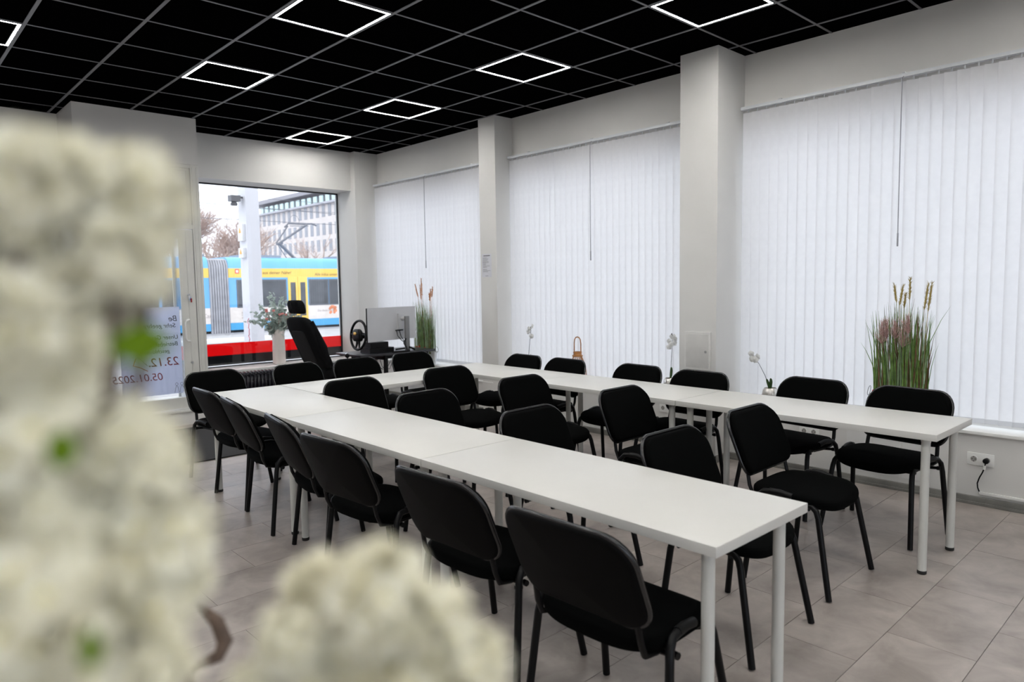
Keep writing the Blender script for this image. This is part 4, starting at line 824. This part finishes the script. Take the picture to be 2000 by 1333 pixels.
# ================================================================== FOREGROUND FLOWERS
PET = mat('cream white silk petal', (.98, .95, .80), .8, var=.02, scale=60, trans=.14); PETY = mat('yellowish petal heart', (.74, .68, .36), .8, var=.15, scale=90); LG = mat('fresh green leaf', (.15, .27, .004), .45, var=.15, scale=40, trans=.4); TW = mat('brown twig', (.10, .065, .045), .7, var=.3, scale=60)
def cluster_mesh(seed):
    r_ = random.Random(seed); bm = bmesh.new(); N = 30
    for k in range(N):
        ph = math.acos(1 - 2 * (k + .5) / N); th = k * 2.39996 + r_.uniform(-.2, .2); d = Vector((math.sin(ph) * math.cos(th), math.sin(ph) * math.sin(th), math.cos(ph))); R = r_.uniform(.62, .98)
        c = d * R; d = (d + Vector((r_.gauss(0, .25), r_.gauss(0, .25), r_.gauss(0, .25)))).normalized(); a = d.orthogonal().normalized(); b = d.cross(a); rot = r_.uniform(0, PI)
        for lay in (0, 1):
            for q in range(5):
                an = rot + 2 * PI * (q + lay * .5) / 5; e = a * math.cos(an) + b * math.sin(an); s = d.cross(e); L = r_.uniform(.42, .54) * (1 - .3 * lay); up = .12 + .2 * lay
                p0 = c - d * .05; p1 = c + e * L * .55 + d * up * .5; p2 = c + e * L + d * up
                v = [bm.verts.new(p0), bm.verts.new(p1 - s * L * .5), bm.verts.new(p2 - s * L * .28 + d * .05), bm.verts.new(p2 + s * L * .28 + d * .05), bm.verts.new(p1 + s * L * .5), bm.verts.new(p1)]
                for tri in ((0, 1, 5), (1, 2, 5), (2, 3, 5), (3, 4, 5), (4, 0, 5)): bm.faces.new([v[i] for i in tri]).material_index = 0
        leafdisc(bm, c + d * .06, d, .09, 1)
    bmesh.ops.create_icosphere(bm, subdivisions=2, radius=.5)
    me = bpy.data.meshes.new('blossom_cluster'); bm.to_mesh(me); bm.free(); me.materials.append(PET); me.materials.append(PETY)
    for p in me.polygons: p.use_smooth = True
    return me
cms = [cluster_mesh(s) for s in (1, 2, 3)]
HD = [(0.039, 0.253, 1.567, 0.0198), (0.053, 0.254, 1.572, 0.0144), (0.036, 0.276, 1.551, 0.0194), (0.069, 0.262, 1.567, 0.0209), (0.063, 0.25, 1.547, 0.017), (0.074, 0.257, 1.553, 0.0108), (0.073, 0.259, 1.537, 0.0089), (0.035, 0.257, 1.525, 0.0247), (0.06, 0.27, 1.527, 0.0142), (0.044, 0.254, 1.515, 0.017), (0.038, 0.261, 1.494, 0.0273), (0.061, 0.258, 1.483, 0.0198), (0.069, 0.251, 1.474, 0.0157), (0.041, 0.26, 1.464, 0.0259), (0.067, 0.255, 1.45, 0.0233), (0.076, 0.254, 1.435, 0.0135), (0.034, 0.244, 1.443, 0.027), (0.056, 0.246, 1.428, 0.0221), (0.039, 0.246, 1.418, 0.0242), (0.061, 0.228, 1.418, 0.0126), (0.128, 0.207, 1.427, 0.0215), (0.127, 0.239, 1.415, 0.0217), (0.103, 0.225, 1.414, 0.0131), (0.143, 0.201, 1.412, 0.0192), (0.119, 0.229, 1.396, 0.0237), (0.136, 0.205, 1.393, 0.025), (0.154, 0.19, 1.398, 0.0165), (0.094, 0.236, 1.396, 0.0106)]
base = Vector((.10, .24, .92))
def spray(name, label, idx, leaves, root):
    t = thing('blossom_spray', label, 'flowers', tuple(root), 0, 'cream blossom sprays in the foreground')
    for k in idx:
        x, y, z, r = HD[k]; o = bpy.data.objects.new('blossom_cluster', cms[k % 3]); COL.objects.link(o); o.parent = t; o.location = Vector((x, y, z)) - root
        o.scale = (r * .76,) * 3; o.rotation_euler = (random.uniform(0, 6), random.uniform(0, 6), random.uniform(0, 6))
        bm = bmesh.new(); p = Vector((x, y, z)) - root; top = max(HD[q][2] for q in idx); tube(bm, [Vector((0, 0, 0)), Vector((p.x - (.028 if k < 20 else .0), p.y + .008, p.z * .62)), p], [.004, .003, .002], 6); fin('stem', bm, TW, t)
    for (x, y, z, ax, ay, az, L, Wd) in leaves:
        bm = bmesh.new(); p = Vector((x, y, z)) - root; d = Vector((ax, ay, az)).normalized(); P = [p + d * L * q for q in (-.5, -.3, -.05, .2, .4, .5)]
        strip(bm, P, [.002, Wd * .7, Wd, Wd * .85, Wd * .4, .001], side=d.cross(Fv)); fin('leaf', bm, LG, t)
    return t
spray('a', 'cream blossom spray filling the left side of the picture, out of focus', range(20), [(0.060, 0.224, 1.520, .73, -.68, .08, .0185, .0062), (0.039, 0.227, 1.492, .25, -.2, 1, .011, .0050), (0.038, 0.202, 1.444, .05, -.1, 1, .011, .0034)], base)
spray('b', 'round cream blossom cluster at the bottom, left of the middle, out of focus', range(20, 28), [], base + Vector((.05, -.03, 0)))
vz = thing('floor_vase', 'tall grey floor vase below the picture holding the blossom sprays', 'vase', (.115, .24, 0))
bm = bmesh.new(); lathe(bm, [(.11, 0), (.12, .02), (.10, .4), (.07, .8), (.06, .95), (.05, .95), (.055, .8), (.03, .78)], 28); fin('vase_body', bm, mat('grey stoneware', (.35, .34, .33), .5), vz)
tg = thing('curled_twig', 'curled brown twig hanging out between the blossom clusters', 'twig', (.115, .24, .93))
bm = bmesh.new(); R0 = Vector(tg.location); tube(bm, [Vector(p) - R0 for p in ((.115, .24, .93), (.13, .40, 1.10), (.19, .62, 1.13), (.222, .722, 1.146), (.233, .722, 1.153), (.25, .718, 1.157), (.258, .721, 1.168), (.255, .732, 1.187), (.245, .742, 1.201), (.241, .745, 1.206))], [.003, .003, .003, .004, .005, .0065, .008, .007, .004, .001], 8); fin('twig', bm, TW, tg)
